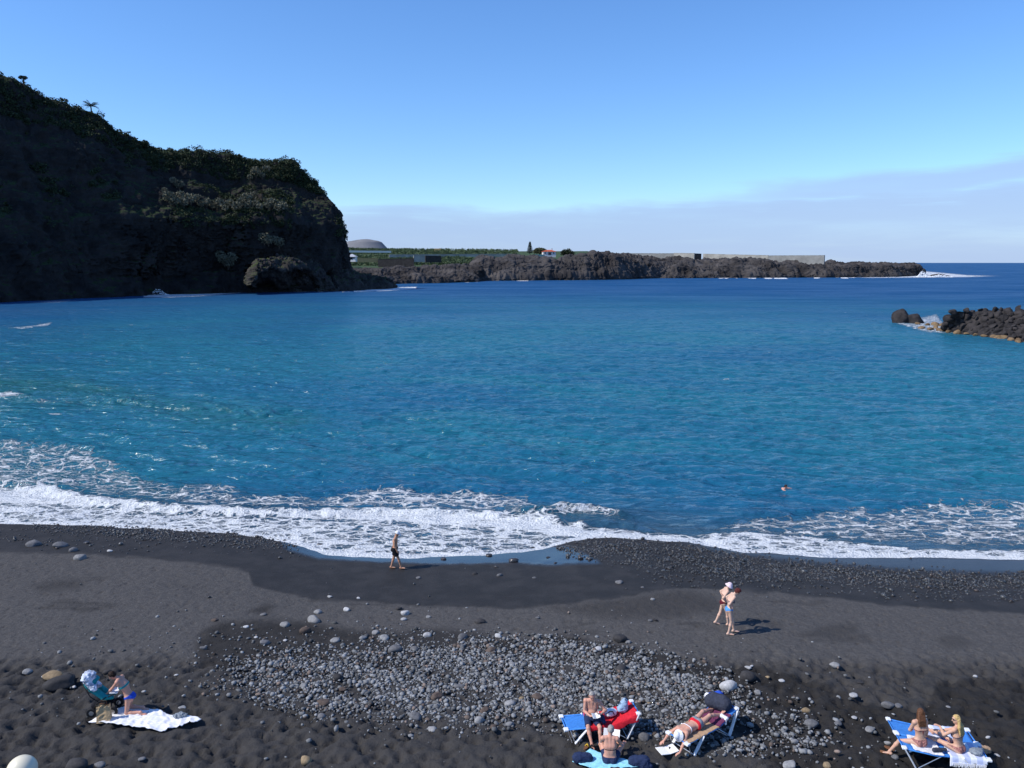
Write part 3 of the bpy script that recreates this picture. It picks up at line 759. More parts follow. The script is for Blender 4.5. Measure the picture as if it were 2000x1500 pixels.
def tree(name, loc, h, rad, label, mat, k=1500, squash=0.75, leaf=0.30, trunk=0.3, group=None, clumps=14):
    r = np.random.default_rng(int(abs(loc[0]) * 13 + h * 7))
    root = empty(name, loc); tag(root, label, 'tree', group)
    pts = []
    lim = MB().tube([(0, 0, -1), (0, 0, h * 0.3), (0.1 * rad, 0, h * 0.62)], [trunk, trunk * .8, trunk * .5], 8)
    for i in range(clumps):
        t = i * 2.4; q = rad * 0.68 * math.sqrt((i + 0.5) / clumps)
        c = np.array([q * math.cos(t), q * math.sin(t), h - rad * squash * (0.55 + 0.65 * (q / rad) ** 2) + r.uniform(-.1, .1) * rad])
        lim.tube([(0, 0, h * 0.35), c * (0.5, 0.5, 0.8), c], [trunk * .5, trunk * .3, trunk * .1], 5)
        pts.append(c + clump_points(r, k // clumps, rad * r.uniform(0.30, 0.45), 0.75, 0.5))
    V, F = leaf_quads(np.concatenate(pts), np.full(k // clumps * clumps, leaf), r)
    npmesh('crown', V, F, mat, False, parent=root)
    lim.build('trunk', M_BARK, root, smooth=True)
    return root
# small umbrella-crowned tree against the sky at the top left
dr = cliff_r(48, 172)
tree('dragon_tree', V3(47, 174, dr + 1), 5.0, 1.7, 'small umbrella-topped tree alone on the cliff skyline', leaf_mat('dragon_leaves', (0.03, 0.04, 0.025), (0.06, 0.075, 0.05)), 900, 0.35, 0.35, 0.22)

# ------------------------------------------------------------------ plantations, walls and houses on the plain
def plain_z(x, y):
    i = int(np.clip(np.searchsorted(gx, x) - 1, 0, 238)); j = int(np.clip(np.searchsorted(gy, y) - 1, 0, 158)); return float(Zp[j, i])
def on_plain(px, rr):
    d = ray(px, 500); q = rr / math.hypot(d[0], d[1]); x, y = d[0] * q, d[1] * q
    return np.array([x, y, plain_z(x, y)])
r = np.random.default_rng(5)
pts = []
for px0, px1, r0, r1, dens in ((640, 800, 1020, 1260, 900), (664, 900, 800, 960, 1500), (780, 1010, 930, 1200, 1100), (900, 1060, 820, 900, 300)):
    for _ in range(dens):
        c = on_plain(r.uniform(px0, px1), r.uniform(r0, r1))
        pts.append(c + clump_points(r, 14, r.uniform(1.3, 2.2), 1.1) + (0, 0, 1.6))
V, F = leaf_quads(np.concatenate(pts), np.full(len(pts) * 14, 1.0), r)
tag(npmesh('plantation', V, F, M_BANANA, False), 'green banana plantations on the plain', 'plantation', kind='stuff')

M_CONC = soft('weathered_concrete', (0.36, 0.345, 0.30), 0.9, 0.22, 0.15, 0.05)
M_CONCD = soft('grey_concrete', (0.24, 0.24, 0.225), 0.9, 0.2, 0.15, 0.05)
M_STONEW = soft('dark_stone_wall', (0.05, 0.045, 0.043), 0.95, 0.3, 0.5, 0.1)
M_WHITE = soft('white_plaster', (0.72, 0.70, 0.66), 0.85, 0.06, 0.6)
M_ROOFR = soft('red_roof_tiles', (0.46, 0.10, 0.045), 0.8, 0.22, 1.2, 0.03)
M_DARKGL = soft('dark_window', (0.02, 0.022, 0.03), 0.25, 0.2, 2, spec=0.5)
M_GREYROOF = soft('pale_sheet_roof', (0.42, 0.44, 0.47), 0.6, 0.1, 0.3)
M_YELLOW = soft('ochre_plaster', (0.50, 0.33, 0.14), 0.85, 0.1, 0.5)
M_TURQ = soft('pale_green_paint', (0.28, 0.46, 0.40), 0.8, 0.1, 0.5)
wr_ = lambda px: 940 - (px - 1228) * 0.22
wd = lambda px: float(np.interp(px, [a for a, b in fx], dist))
def wall_px(px0, px1, py_top0, py_top1, r0, r1, depth, label, mat, drop=14, thick=2.0, extra=None):
    """a straight wall between two places"""
    a, b = V3(px0, py_top0, r0), V3(px1, py_top1, r1)
    root = empty('wall', (a + b) / 2); tag(root, label, 'wall')
    d = b - a; L = math.hypot(d[0], d[1]); ux, uy = d[0] / L, d[1] / L
    nx, ny = -uy, ux
    if ny < 0: nx, ny = -nx, -ny
    n = 40; mb = MB(); V, F = [], []
    rr2 = np.random.default_rng(int(px0))
    for i in range(n + 1):
        t = i / n; p = a + d * t - (a + b) / 2; jz = rr2.uniform(-.12, .06)
        for (o, z) in ((0, -drop), (0, jz), (thick, jz), (thick, -drop)): V.append((p[0] + nx * o, p[1] + ny * o, p[2] + z))
    for i in range(n):
        k = i * 4
        F += [(k, k + 4, k + 5, k + 1), (k + 1, k + 5, k + 6, k + 2), (k + 2, k + 6, k + 7, k + 3)]
    F += [(0, 1, 2, 3), (n * 4 + 3, n * 4 + 2, n * 4 + 1, n * 4)]
    mb.add(V, F)
    mb.build('masonry', mat, root)
    cp = MB(); cp.beam(a - (a + b) / 2 + (nx * thick / 2, ny * thick / 2, 0.18), b - (a + b) / 2 + (nx * thick / 2, ny * thick / 2, 0.18), thick + 0.3, 0.3); cp.build('coping', mat, root)
    return root
wall_px(1228, 1318, 495, 495.2, wr_(1228), wr_(1318), 0, 'grey left stretch of the long concrete wall on the point', M_CONCD)
wall_px(1316, 1356, 494.4, 495, wr_(1316) - 3, wr_(1356) - 3, 0, 'pale short stretch of the concrete wall beside the gap', M_CONC)
wall_px(1357, 1370, 495.4, 496, wr_(1357) + 4, wr_(1370) + 10, 0, 'dark recessed end of the concrete wall at the gap', M_STONEW)
wall_px(1373, 1500, 496, 499, wr_(1373) - 3, wr_(1500), 0, 'sandy coloured stretch of concrete wall right of the gap', M_CONC)
wall_px(1500, 1610, 499.5, 499, wr_(1500) - 1, wr_(1610), 0, 'dull grey far end of the long concrete wall', M_CONCD)
wall_px(663, 764, 489.5, 490.5, 985, 990, 0, 'long low pale wall at the top of the plantation', M_WHITE, 2.0)
wall_px(694, 738, 504.5, 505, 770, 772, 0, 'low ochre terrace wall beside the pale roofs', M_YELLOW, 3.5)
wall_px(738, 808, 507, 504.5, 768, 762, 0, 'dark terrace wall below the plantation', M_STONEW, 8)
wall_px(808, 830, 499.3, 499.6, 770, 772, 0, 'pale square end of the terrace wall', M_CONC, 6)
wall_px(831, 862, 500, 500.2, 778, 790, 0, 'short dark terrace wall left of the green bank', M_STONEW, 6)
wall_px(760, 1000, 497.5, 496, 905, 930, 0, 'thin light wall edging the far plantation', M_CONC, 3)

def house(px, py, rr, L, Wd, H, label, roof_mat, wall_mat, rz=0.12, hip=0.35, win=True, chimney=True, over=0.5, rise=1.5):
    root = empty('house', V3(px, py, rr), rz); tag(root, label, 'house')
    wl = MB().box((0, 0, H / 2 - 1), (L, Wd, H + 2)).build('wall', wall_mat, root)
    x, y = L / 2 + over, Wd / 2 + over
    V = [(-x, -y, H), (x, -y, H), (x, y, H), (-x, y, H), (-x * hip, 0, H + rise), (x * hip, 0, H + rise), (-x, -y, H - .15), (x, -y, H - .15), (x, y, H - .15), (-x, y, H - .15)]
    F = [(0, 1, 5, 4), (1, 2, 5), (2, 3, 4, 5), (3, 0, 4), (6, 7, 1, 0), (7, 8, 2, 1), (8, 9, 3, 2), (9, 6, 0, 3), (9, 8, 7, 6)]
    mb = MB(); mb.add(V, F); rf = mb.build('roof', roof_mat, root)
    if chimney:
        MB().box((x * 0.45, 0.6, H + rise + 0.3), (0.8, 0.8, 1.8)).box((x * 0.45, 0.6, H + rise + 1.28), (1.05, 1.05, 0.16)).build('chimney', M_WHITE, rf)
    if win:
        for q in (-0.34, 0.32):
            f = MB().box((L * q, -Wd / 2 - 0.03, H * 0.55), (1.6, 0.08, 1.4)).build('window', M_WHITE, root)
            MB().box((L * q, -Wd / 2 - 0.085, H * 0.55), (1.3, 0.03, 1.1)).build('pane', M_DARKGL, f)
        d_ = MB().box((L * 0.02, -Wd / 2 - 0.04, 1.15), (2.6, 0.1, 2.3)).build('door', M_DARKGL, root)
    return root
house(1072, 498.0, wd(1072) + 72, 11.5, 7, 3.0, 'small white house with red tiled roof and white chimney on the lava', M_ROOFR, M_WHITE)
house(855, 492.5, 1120, 9, 8, 4.5, 'ochre block house far off on the plain', M_YELLOW, M_YELLOW, 0.1, 0.9, True, False, 0.1, 0.3)
house(674, 505.5, 760, 6, 8, 3.4, 'pale grey roofed shed next to the cliff edge', M_GREYROOF, M_WHITE, 0.05, 0.05, False, False, 0.6, 2.0)
house(688, 507, 745, 7.5, 7, 2.6, 'low open shed with a pale pyramid roof', M_GREYROOF, M_WHITE, -0.05, 0.02, True, False, 0.8, 2.6)
wall_px(1040, 1064, 497.5, 498, wd(1040) + 66, wd(1064) + 66, 0, 'pale green garden wall left of the red roofed house', M_TURQ, 4, 0.5)
tree('bushy_tree', V3(1054, 499, wd(1054) + 84), 8.5, 7.0, 'broad bushy tree behind the red roofed house', leaf_mat('olive_leaves', (0.04, 0.05, 0.022), (0.10, 0.11, 0.055), 0.4), 2600, 0.85, 0.55, 0.4)
tree('round_tree', V3(1108, 500, wd(1108) + 72), 7.5, 6.6, 'dark round tree right of the red roofed house', M_LEAF, 3200, 0.95, 0.5, 0.4)
def norfolk_pine(px, py, rr, h, label):
    r = np.random.default_rng(3); root = empty('norfolk_pine', V3(px, py, rr)); tag(root, label, 'tree')
    Vs = []; 
    for lv in range(11):
        z = h * (0.18 + 0.8 * lv / 10); L = (1 - lv / 11.5) * h * 0.24 + 0.25
        for k in range(7):
            a = k * 0.9 + lv
            for q in np.linspace(0.15, 1, 9):
                Vs.append((L * q * math.cos(a), L * q * math.sin(a), z + 0.25 * L * q * q))
    C = np.repeat(np.array(Vs), 5, 0); C = C + r.normal(size=C.shape) * 0.16
    V, F = leaf_quads(C, np.full(len(C), 0.30), r)
    npmesh('crown', V, F, leaf_mat('pine_needles', (0.018, 0.032, 0.022), (0.035, 0.06, 0.04)), False, parent=root)
    MB().tube([(0, 0, -1), (0, 0, h)], [0.25, 0.05], 8).build('trunk', M_BARK, root)
norfolk_pine(1035, 498.5, wd(1035) + 72, 11.5, 'slender tiered pine left of the red roofed house')

# ------------------------------------------------------------------ breakwater on the right
core_px = [(1838, 643, .4), (1880, 648, .4), (1940, 655, .4), (2000, 663, .4), (2160, 700, .4)]
front = [at_z(a, b, z) for a, b, z in core_px]
BW_CREST = [at_r(1862, 606, 181), at_r(1905, 604, 184), at_r(1960, 603, 184), at_r(2050, 602, 180), at_r(2300, 606, 172)]
bot = [off(p, -1, -1, -3) for p in front]; rear = [off(p, 6, 18, -3) for p in BW_CREST]
G = loft([bot, front, [0.5 * a + 0.5 * b for a, b in zip(front, BW_CREST)], BW_CREST, rear], 120, 60, [0, .1, .5, .75, 1])
G[..., 2] -= 0.5
core = npmesh('breakwater', roughen(G, 0.8, 0.4, 4, True).reshape(-1, 3), grid_faces(60, 120), M_BOULDER, True)
tag(core, 'rubble core of the breakwater', kind='structure')
r = np.random.default_rng(21)
protos = []
for k in range(8):
    V, F = rock_shape(3, 100 + k, (1, r.uniform(.7, 1), r.uniform(.6, .85)), 0.12, 1.0, 1.6, 12, (.45, .85))
    protos.append(npmesh('boulder', V, F, M_BOULDER, False, link=False))
spots = []
for _ in range(2500):
    u, v = r.random(), r.random()
    i, j = int(u * 119), int((0.14 + 0.66 * v) * 59); p = G[j, i]
    px, py = proj(*p)
    if px > 2060 or len(spots) > 240: continue
    s = r.uniform(0.65, 1.3) * (0.85 + 0.25 * v)
    if all((p[0] - q[0]) ** 2 + (p[1] - q[1]) ** 2 + (p[2] - q[2]) ** 2 > (0.66 * (s + t)) ** 2 for q, t in spots): spots.append((p, s))
for p, s in spots:
    o = bpy.data.objects.new('boulder', protos[r.integers(8)].data); COL.objects.link(o)
    o.location = p + np.array([0, 0, 0.35]); o.scale = (s,) * 3; o.rotation_euler = r.uniform(0, 6.28, 3)
    px, py = proj(*p)
    tag(o, 'dark angular boulder in the heaped breakwater', 'boulder', 'boulders heaped on the breakwater')
tproto = []
for k in range(5):
    V, F = rock_shape(3, 300 + k, (1, r.uniform(.6, .95), r.uniform(.45, .7)), 0.2, 0.8, 1.0)
    tproto.append(npmesh('tide_rock', V, F, M_TAN, False, link=False))
tan_px = [(1792, 632), (1800, 640), (1812, 634), (1818, 643), (1828, 640), (1838, 645), (1848, 641), (1852, 648), (1862, 644), (1870, 650), (1880, 646), (1888, 652), (1896, 648), (1905, 654), (1915, 651), (1922, 656), (1932, 653), (1942, 658), (1950, 655), (1958, 660), (1966, 657), (1974, 663), (1983, 660), (1990, 666), (1826, 634), (1842, 636), (1858, 638)]
for px, py in tan_px:
    o = bpy.data.objects.new('tide_rock', tproto[r.integers(5)].data); COL.objects.link(o)
    o.location = at_z(px, py, 0.15); s = r.uniform(0.55, 1.15); o.scale = (s * 1.25, s, s); o.rotation_euler = (r.uniform(-.2, .2), r.uniform(-.2, .2), r.uniform(0, 6.28))
    tag(o, 'tan stained rock along the waterline under the breakwater', 'rock', 'tan rocks at the foot of the breakwater')
for nm, px, py, dm, lab in (('sea_rock', 1762, 628, (2.9, 2.4, 3.1), 'big dark block standing in the water off the breakwater'), ('sea_rock', 1784, 629, (2.4, 2.0, 1.9), 'lower dark rock leaning against the big block off the breakwater')):
    V, F = rock_shape(4, px, dm, 0.2, 0.9, 1.2)
    tag(npmesh(nm, V, F, M_BOULDER, True, loc=at_z(px, py, 0.2)), lab, 'rock')

# rubble on the rock mound under the cliff
cnt = 0
for _ in range(1500):
    i, j = r.integers(20, 280), r.integers(40, 110); p = TALUS_G[j, i]; px, py = proj(*p)
    if not (505 < px < 640 and 495 < py < 548) or cnt >= 130: continue
    cnt += 1
    o = bpy.data.objects.new('boulder', protos[r.integers(8)].data); COL.objects.link(o)
    s = r.uniform(0.5, 1.35); o.location = p + np.array([0, 0, s * .3]); o.scale = (s,) * 3; o.rotation_euler = r.uniform(0, 6.28, 3)
    tag(o, 'grey block in the rubble on the rock mound below the cliff', 'boulder', 'boulders fallen on the rock mound')

# spray where the swell hits the rocks
M_SPRAY = soft('white_spray', (0.82, 0.85, 0.87), 0.9, 0.06, 2)
r = np.random.default_rng(31)
pts, siz = [], []
for px0, px1, py0, hgt, rr_, n in ((288, 330, 576, 2.6, 0, 260), (355, 400, 572, 4.6, 0, 320), (400, 440, 571, 1.6, 0, 120), (1605, 1625, 541, 5.5, 0, 160), (1790, 1812, 541, 6.0, 0, 200), (1812, 1860, 541.5, 2.5, 0, 150), (1470, 1490, 542, 3, 0, 70)):
    for _ in range(n):
        u = r.random(); px = px0 + (px1 - px0) * u
        c = at_z(px, py0 - r.random() * 1.0, 0)
        pts.append(c + (0, 0, hgt * math.sin(math.pi * u) ** 2 * r.random() ** 1.3)); siz.append(0.14 * (c[1] / 350))
V0, F0 = ICO[1]
C = np.array(pts); sz = np.array(siz) * r.uniform(.5, 1.6, len(C))
V = (V0[None] * sz[:, None, None] * (1.4, 1, .9) + C[:, None]).reshape(-1, 3); F = (F0[None] + (np.arange(len(C)) * len(V0))[:, None, None]).reshape(-1, 3)
tag(npmesh('sea_spray', V, F, M_SPRAY, True), 'white spray thrown up where the swell hits the rocks', 'spray', kind='stuff')

# ------------------------------------------------------------------ stones on the beach
def stone_mat(name, wetk=False):
    m, N, bs = new_mat(name)
    c = N.n('Attribute', {'attribute_name': 'tint'}).outputs['Color']
    P = N.obj()
    f = N.noise(P, 14, 5, 0.65)
    col = N.mix(1.0, c, N.mix(N.ramp(f, 0.3, 0.75), (0.72, 0.72, 0.72), (1.18, 1.17, 1.15)), 'MULTIPLY')
    N.put(bs, 'Base Color', col); N.put(bs, 'Roughness', 0.28 if wetk else 0.85); N.put(bs, 'Specular IOR Level', 0.5 if wetk else 0.25)
    N.put(bs, 'Normal', N.n('Bump', None, Strength=0.6, Distance=0.01, Height=f))
    return m
M_STONE = stone_mat('beach_stone'); M_WETST = stone_mat('wet_beach_stone', True)
def scatter(name, P, S, tint, mat, r, sub=1, flat=(0.45, 0.8), embed=0.32):
    """many small stones as one mesh"""
    V0, F0 = ICO[sub]
    n = len(P)
    shapes = []
    for k in range(24):
        shapes.append(rock_shape(sub, 500 + k, (1, 1, 1), 0.22, 0.65, 0.9)[0])
    shapes = np.array(shapes)[r.integers(0, 24, n)]
    D = np.stack([r.uniform(0.85, 1.35, n), r.uniform(0.65, 1.0, n), r.uniform(*flat, n)], 1) * S[:, None]
    V = shapes * D[:, None, :]
    a = r.uniform(0, 6.28, n); ca, sa = np.cos(a)[:, None], np.sin(a)[:, None]
    tl = r.normal(size=n)[:, None] * 0.25
    V = np.stack([V[..., 0], V[..., 1] - tl * V[..., 2], V[..., 2] + tl * V[..., 1]], -1)
    V = np.stack([ca * V[..., 0] - sa * V[..., 1], sa * V[..., 0] + ca * V[..., 1], V[..., 2]], -1)
    Pc = P.copy(); Pc[:, 2] += D[:, 2] * (1 - 2 * embed)
    V = (V + Pc[:, None]).reshape(-1, 3)
    F = (F0[None] + (np.arange(n) * len(V0))[:, None, None]).reshape(-1, 3)
    T = np.repeat(tint, len(V0), 0)
    return npmesh(name, V, F, mat, True, colors={'tint': T})
def beach_points(n, box, r):
    p = np.stack([r.uniform(box[0], box[1], n), r.uniform(box[2], box[3], n)], 1)
    z = beach_base(p[:, 0], p[:, 1])
    return np.concatenate([p, z[:, None]], 1)
def tints(n, r, lo_, hi_, brown=0.12):
    g = r.uniform(lo_, hi_, n) ** 1.0
    t = np.stack([g * 0.97, g, g * 1.02], 1)
    b = r.random(n) < brown
    t[b] = np.stack([g[b] * 0.85, g[b] * 0.66, g[b] * 0.55], 1)
    return t
r = np.random.default_rng(77)
P = beach_points(150000, (-16, 18, 16, 30), r)
px, py = proj(P[:, 0], P[:, 1], P[:, 2])
dens = poly_mask(px, py, PEBBLE_PATCH, 34) ** 1.4
dens *= np.clip(sstep(370, 560, px) * 0.85 + 0.15, 0, 1) * np.clip(1.05 - 0.75 * sstep(1300, 1460, px) * (1 - 0.8 * poly_mask(px, py, [(1360, 1480), (1460, 1440), (1560, 1428), (1600, 1455), (1560, 1470), (1460, 1485), (1380, 1490)], 10)), 0, 1)
dens *= 0.35 + 0.65 * sstep(0.3, 0.55, fbm(P[:, 0] * 0.8, P[:, 1] * 1.4, None, 4))
stray = 0.010 * poly_mask(px, py, [(0, 1180), (400, 1230), (900, 1200), (1300, 1240), (1700, 1330), (2000, 1400), (2000, 1500), (900, 1500), (0, 1400)], 60) + 0.035 * poly_mask(px, py, [(400, 1235), (700, 1220), (1000, 1245), (1300, 1260), (1000, 1300), (450, 1330), (370, 1300)], 15) + 0.02 * poly_mask(px, py, [(1380, 1300), (1700, 1380), (1760, 1500), (1500, 1500)], 20)
# not under the people, the loungers and the towels
keep = r.random(len(P)) < np.clip(dens * 0.95 + stray, 0, 1)
for q in ([(170, 1385), (260, 1375), (400, 1400), (330, 1440), (180, 1425)], [(1115, 1460), (1260, 1460), (1300, 1520), (1090, 1520)]):
    keep &= poly_mask(px, py, q, 4) < 0.5
P = P[keep]; px, py = px[keep], py[keep]
S = np.exp(r.normal(math.log(0.034), 0.50, len(P))); S = np.clip(S, 0.016, 0.14)
T = tints(len(P), r, 0.05, 0.32, 0.09)
order = np.argsort(-S); big = order[:110]; rest = order[110:]
o = scatter('pebbles', P[rest], S[rest], T[rest], M_STONE, r, 1, (0.5, 0.85))
tag(o, 'grey rounded pebbles spread in a wide patch on the sand', 'pebbles', kind='stuff')

# wet shingle along the water's edge
P = beach_points(150000, (-40, 46, 30, 45), r)
px, py = proj(P[:, 0], P[:, 1], P[:, 2])
d = 0.95 * poly_mask(px, py, [(1090, 1070), (1150, 1055), (1300, 1058), (1420, 1076), (1560, 1096), (1720, 1112), (2700, 1140), (2700, 1185), (1800, 1150), (1600, 1140), (1420, 1130), (1280, 1112), (1180, 1092), (1110, 1082)], 10)
d = np.maximum(d, 0.32 * poly_mask(px, py, [(1180, 1090), (1400, 1125), (1700, 1145), (2700, 1185), (2700, 1210), (1800, 1170), (1500, 1150), (1300, 1140)], 14))
d = np.maximum(d, 0.9 * poly_mask(px, py, [(60, 1030), (200, 1026), (300, 1018), (340, 1026), (460, 1040), (570, 1058), (580, 1068), (500, 1070), (360, 1058), (200, 1046), (80, 1040)], 9))
d = np.maximum(d, 0.10 * poly_mask(px, py, [(-50, 1030), (200, 1030), (560, 1065), (600, 1085), (300, 1078), (-50, 1060)], 12))
d *= 0.45 + 0.55 * sstep(0.35, 0.55, fbm(P[:, 0] * 1.1, P[:, 1] * 1.5, None, 3))
keep = r.random(len(P)) < np.clip(d * 0.85 + 0.0015 * (py > 1090), 0, 1)
P = P[keep]
S = np.clip(np.exp(r.normal(math.log(0.038), 0.42, len(P))), 0.02, 0.13)
o = scatter('shingle', P, S, tints(len(P), r, 0.022, 0.085, 0.15), M_WETST, r, 1, (0.5, 0.9))
tag(o, 'dark wet shingle along the edge of the water', 'shingle', kind='stuff')

# the larger stones, one by one:   px, py, width in photo pixels, tone
STONES = """557 1222 20 pale;613 1213 28 pale;597 1234 24 brown;516 1257 22 grey;733 1237 18 pale;751 1248 22 pale;709 1248 16 pale;655 1252 20 pale;772 1271 28 grey;809 1269 18 grey;903 1246 24 grey;835 1242 18 white;973 1243 16 white;
937 1216 24 dark;779 1190 15 dark;677 1192 15 white;791 1199 18 white;788 1210 13 white;621 1197 16 pale;644 1166 13 white;480 1225 12 white;500 1245 9 white;557 1251 10 white;648 1264 11 pale;397 1267 14 grey;632 1374 28 brown;660 1325 22 dark;
670 1348 16 brown;628 1400 16 grey;593 1341 16 pale;1000 1297 16 pale;898 1342 22 grey;854 1363 26 brown;740 1363 16 pale;996 1376 24 pale;1019 1366 14 tan;1050 1363 22 brown;947 1390 22 brown;936 1409 22 pale;812 1402 26 grey;844 1425 20 pale;
1034 1391 18 pale;996 1416 18 pale;963 1421 16 brown;597 1488 24 tan;959 1272 22 brown;1116 1245 20 dark;1228 1255 12 pale;1210 1250 28 dark;1167 1269 18 white;1078 1274 24 brown;1172 1281 18 dark;1214 1309 26 dark;1342 1320 14 pale;1422 1343 34 white;
1459 1325 34 dark;1461 1305 14 white;1468 1301 8 white;1499 1323 9 tan;1527 1330 12 white;1630 1301 20 pale;1667 1359 18 white;1480 1353 16 pale;1443 1381 16 grey;1464 1391 11 white;1513 1401 13 pale;1574 1389 18 tan;1585 1415 28 grey;1637 1414 16 grey;
1699 1428 20 pale;1669 1402 11 white;1263 1353 14 pale;1235 1355 12 brown;1298 1390 16 pale;1368 1357 16 dark;1268 1374 9 tan;1552 1449 16 pale;1573 1449 12 pale;1259 1442 24 grey;1270 1435 12 white;1543 1497 26 pale;1616 1497 16 tan;1735 1379 24 grey;
1755 1380 16 grey;1680 1334 12 dark;54 1314 17 pale;105 1322 36 tan;134 1324 26 dark;118 1338 52 dark;210 1314 17 dark;145 1342 8 white;83 1322 6 white;281 1351 8 white;356 1383 14 pale;195 1495 20 grey;344 1319 8 white;277 1483 13 grey;148 1498 46 dark;
65 1065 26 grey;119 1067 26 grey;143 1076 16 grey;156 1091 22 pale;169 1061 14 dark;215 1077 12 white;420 1212 14 brown;514 1201 14 grey;304 1011 14 dark;597 1021 16 dark;625 1067 18 dark;1004 1096 22 dark;1134 1091 14 dark;955 1085 14 dark;866 1092 12 dark;
1071 1089 10 dark;1085 1100 8 dark;969 1108 10 dark;927 1122 14 dark;976 1125 13 grey;1044 1129 10 grey;817 1129 12 grey;1209 1139 16 grey;1041 1071 10 dark;1905 1322 9 white;1852 1381 8 pale;1886 1429 9 white;1930 1441 10 white;1947 1476 10 white;1275 1171 12 pale;
1748 1480 14 grey;1733 1452 12 pale;1270 1213 10 grey;1255 1148 8 grey;1050 1207 10 grey;1280 1211 12 dark;1467 1273 8 dark;836 1206 12 pale;700 1169 8 white"""
TONE = {'white': (0.42, 0.42, 0.42), 'pale': (0.25, 0.25, 0.25), 'grey': (0.14, 0.14, 0.145), 'dark': (0.045, 0.043, 0.044), 'brown': (0.10, 0.075, 0.062), 'tan': (0.27, 0.20, 0.12)}
LAND = [('the white blanket', 290, 1410), ('the stroller', 205, 1360), ('the walking man', 770, 1112), ('the couple walking', 1425, 1235), ('the lounger with the red towel', 1165, 1430), ('the lounger below the sunbather', 1385, 1440), ('the pair of loungers', 1840, 1475),
        ('the turquoise towel', 1190, 1490), ('the middle of the pebble patch', 850, 1330), ('the left tip of the pebble patch', 480, 1320), ('the pebble patch top edge', 720, 1250), ('the right edge of the pebble patch', 1470, 1370), ('the foam on the left', 130, 1030), ('the sheet of wet sand', 1000, 1092)]
ORD = ['largest', 'second largest', 'third largest', 'fourth largest', 'fifth largest', 'sixth largest', 'seventh largest', 'eighth largest', 'ninth largest', 'tenth largest', 'eleventh largest', 'twelfth largest']
allst = []
for q in STONES.replace('\n', '').split(';'):
    a, b, c, t = q.split(); allst.append((float(a), float(b), float(c), t))
groups = {}
LP = {k: ground(a, b) for k, a, b in LAND}
for st in allst:
    g = ground(st[0], st[1])
    k = min(LP, key=lambda n: (LP[n] - g).length)
    dx, dy = g.x - LP[k].x, g.y - LP[k].y
    side = ('to the left of' if dx < 0 else 'to the right of') if abs(dx) > abs(dy) else ('seaward of' if dy > 0 else 'landward of')
    if 'middle' in k or 'tip' in k or 'edge' in k or 'foam' in k or 'sheet' in k: side = side.replace('to the left', 'left').replace('to the right', 'right')
    groups.setdefault((k, side, st[3]), []).append((st, g))
for (k, side, tone_), lst in groups.items():
    lst.sort(key=lambda e: -e[0][2])
    for i, (st, g) in enumerate(lst):
        a, b, wd, t = st
        seed = int(a * 3 + b); rs = np.random.default_rng(seed)
        sc_ = FPX / math.hypot(g.x, g.y, CAM_Z - g.z)
        half = wd / sc_ / 2 * 0.86
        fl_ = rs.uniform(0.5, 0.8) if wd > 14 else rs.uniform(0.4, 0.7)
        V, F = rock_shape(3, seed, (half * 1.08, half * rs.uniform(.65, .95), half * fl_), 0.2, 0.75, 0.9)
        tn = np.array(TONE[t]) * rs.uniform(0.85, 1.2)
        o = npmesh('stone', V, F, M_WETST if (b < 1110 and t == 'dark') else M_STONE, True, colors={'tint': np.tile(tn, (len(V), 1))}, loc=g + Vector((0, 0, half * fl_ * 0.28)))
        o.rotation_euler = (rs.uniform(-.15, .15), rs.uniform(-.15, .15), rs.uniform(-.6, .6))
        word = {'grey': 'mid-grey', 'dark': 'black', 'pale': 'pale grey', 'white': 'whitish', 'brown': 'brown', 'tan': 'tan'}[t]
        lab = ('only ' if len(lst) == 1 else ORD[i] + ' ') + word + ' stone ' + side + ' ' + k
        tag(o, lab, 'stone', 'loose stones on the sand')
        assert len(lab.split()) <= 16, lab
PBIG = P
r2 = np.random.default_rng(99)
Pp = beach_points(60000, (-14, 16, 16, 29), r2); ppx, ppy = proj(Pp[:, 0], Pp[:, 1], Pp[:, 2])
sel = poly_mask(ppx, ppy, PEBBLE_PATCH, 4) * (ppx < 1320) > 0.7
Pp = Pp[sel][:120]
cob = []
for k in range(10):
    V, F = rock_shape(2, 800 + k, (1, r2.uniform(.65, .95), r2.uniform(.5, .75)), 0.2, 0.7, 0.9)
    tn = tints(1, r2, 0.12, 0.30, 0.0)[0]
    cob.append(npmesh('cobble', V, F, M_STONE, True, colors={'tint': np.tile(tn, (len(V), 1))}, link=False))
for p_ in Pp:
    o = bpy.data.objects.new('cobble', cob[r2.integers(10)].data); COL.objects.link(o)
    s = r2.uniform(0.055, 0.095); o.scale = (s,) * 3; o.location = p_ + np.array([0, 0, s * .35]); o.rotation_euler = (r2.uniform(-.3, .3), r2.uniform(-.3, .3), r2.uniform(0, 6.28))
    tag(o, 'grey cobble a little larger than the pebbles around it', 'cobble', 'cobbles in the pebble patch')

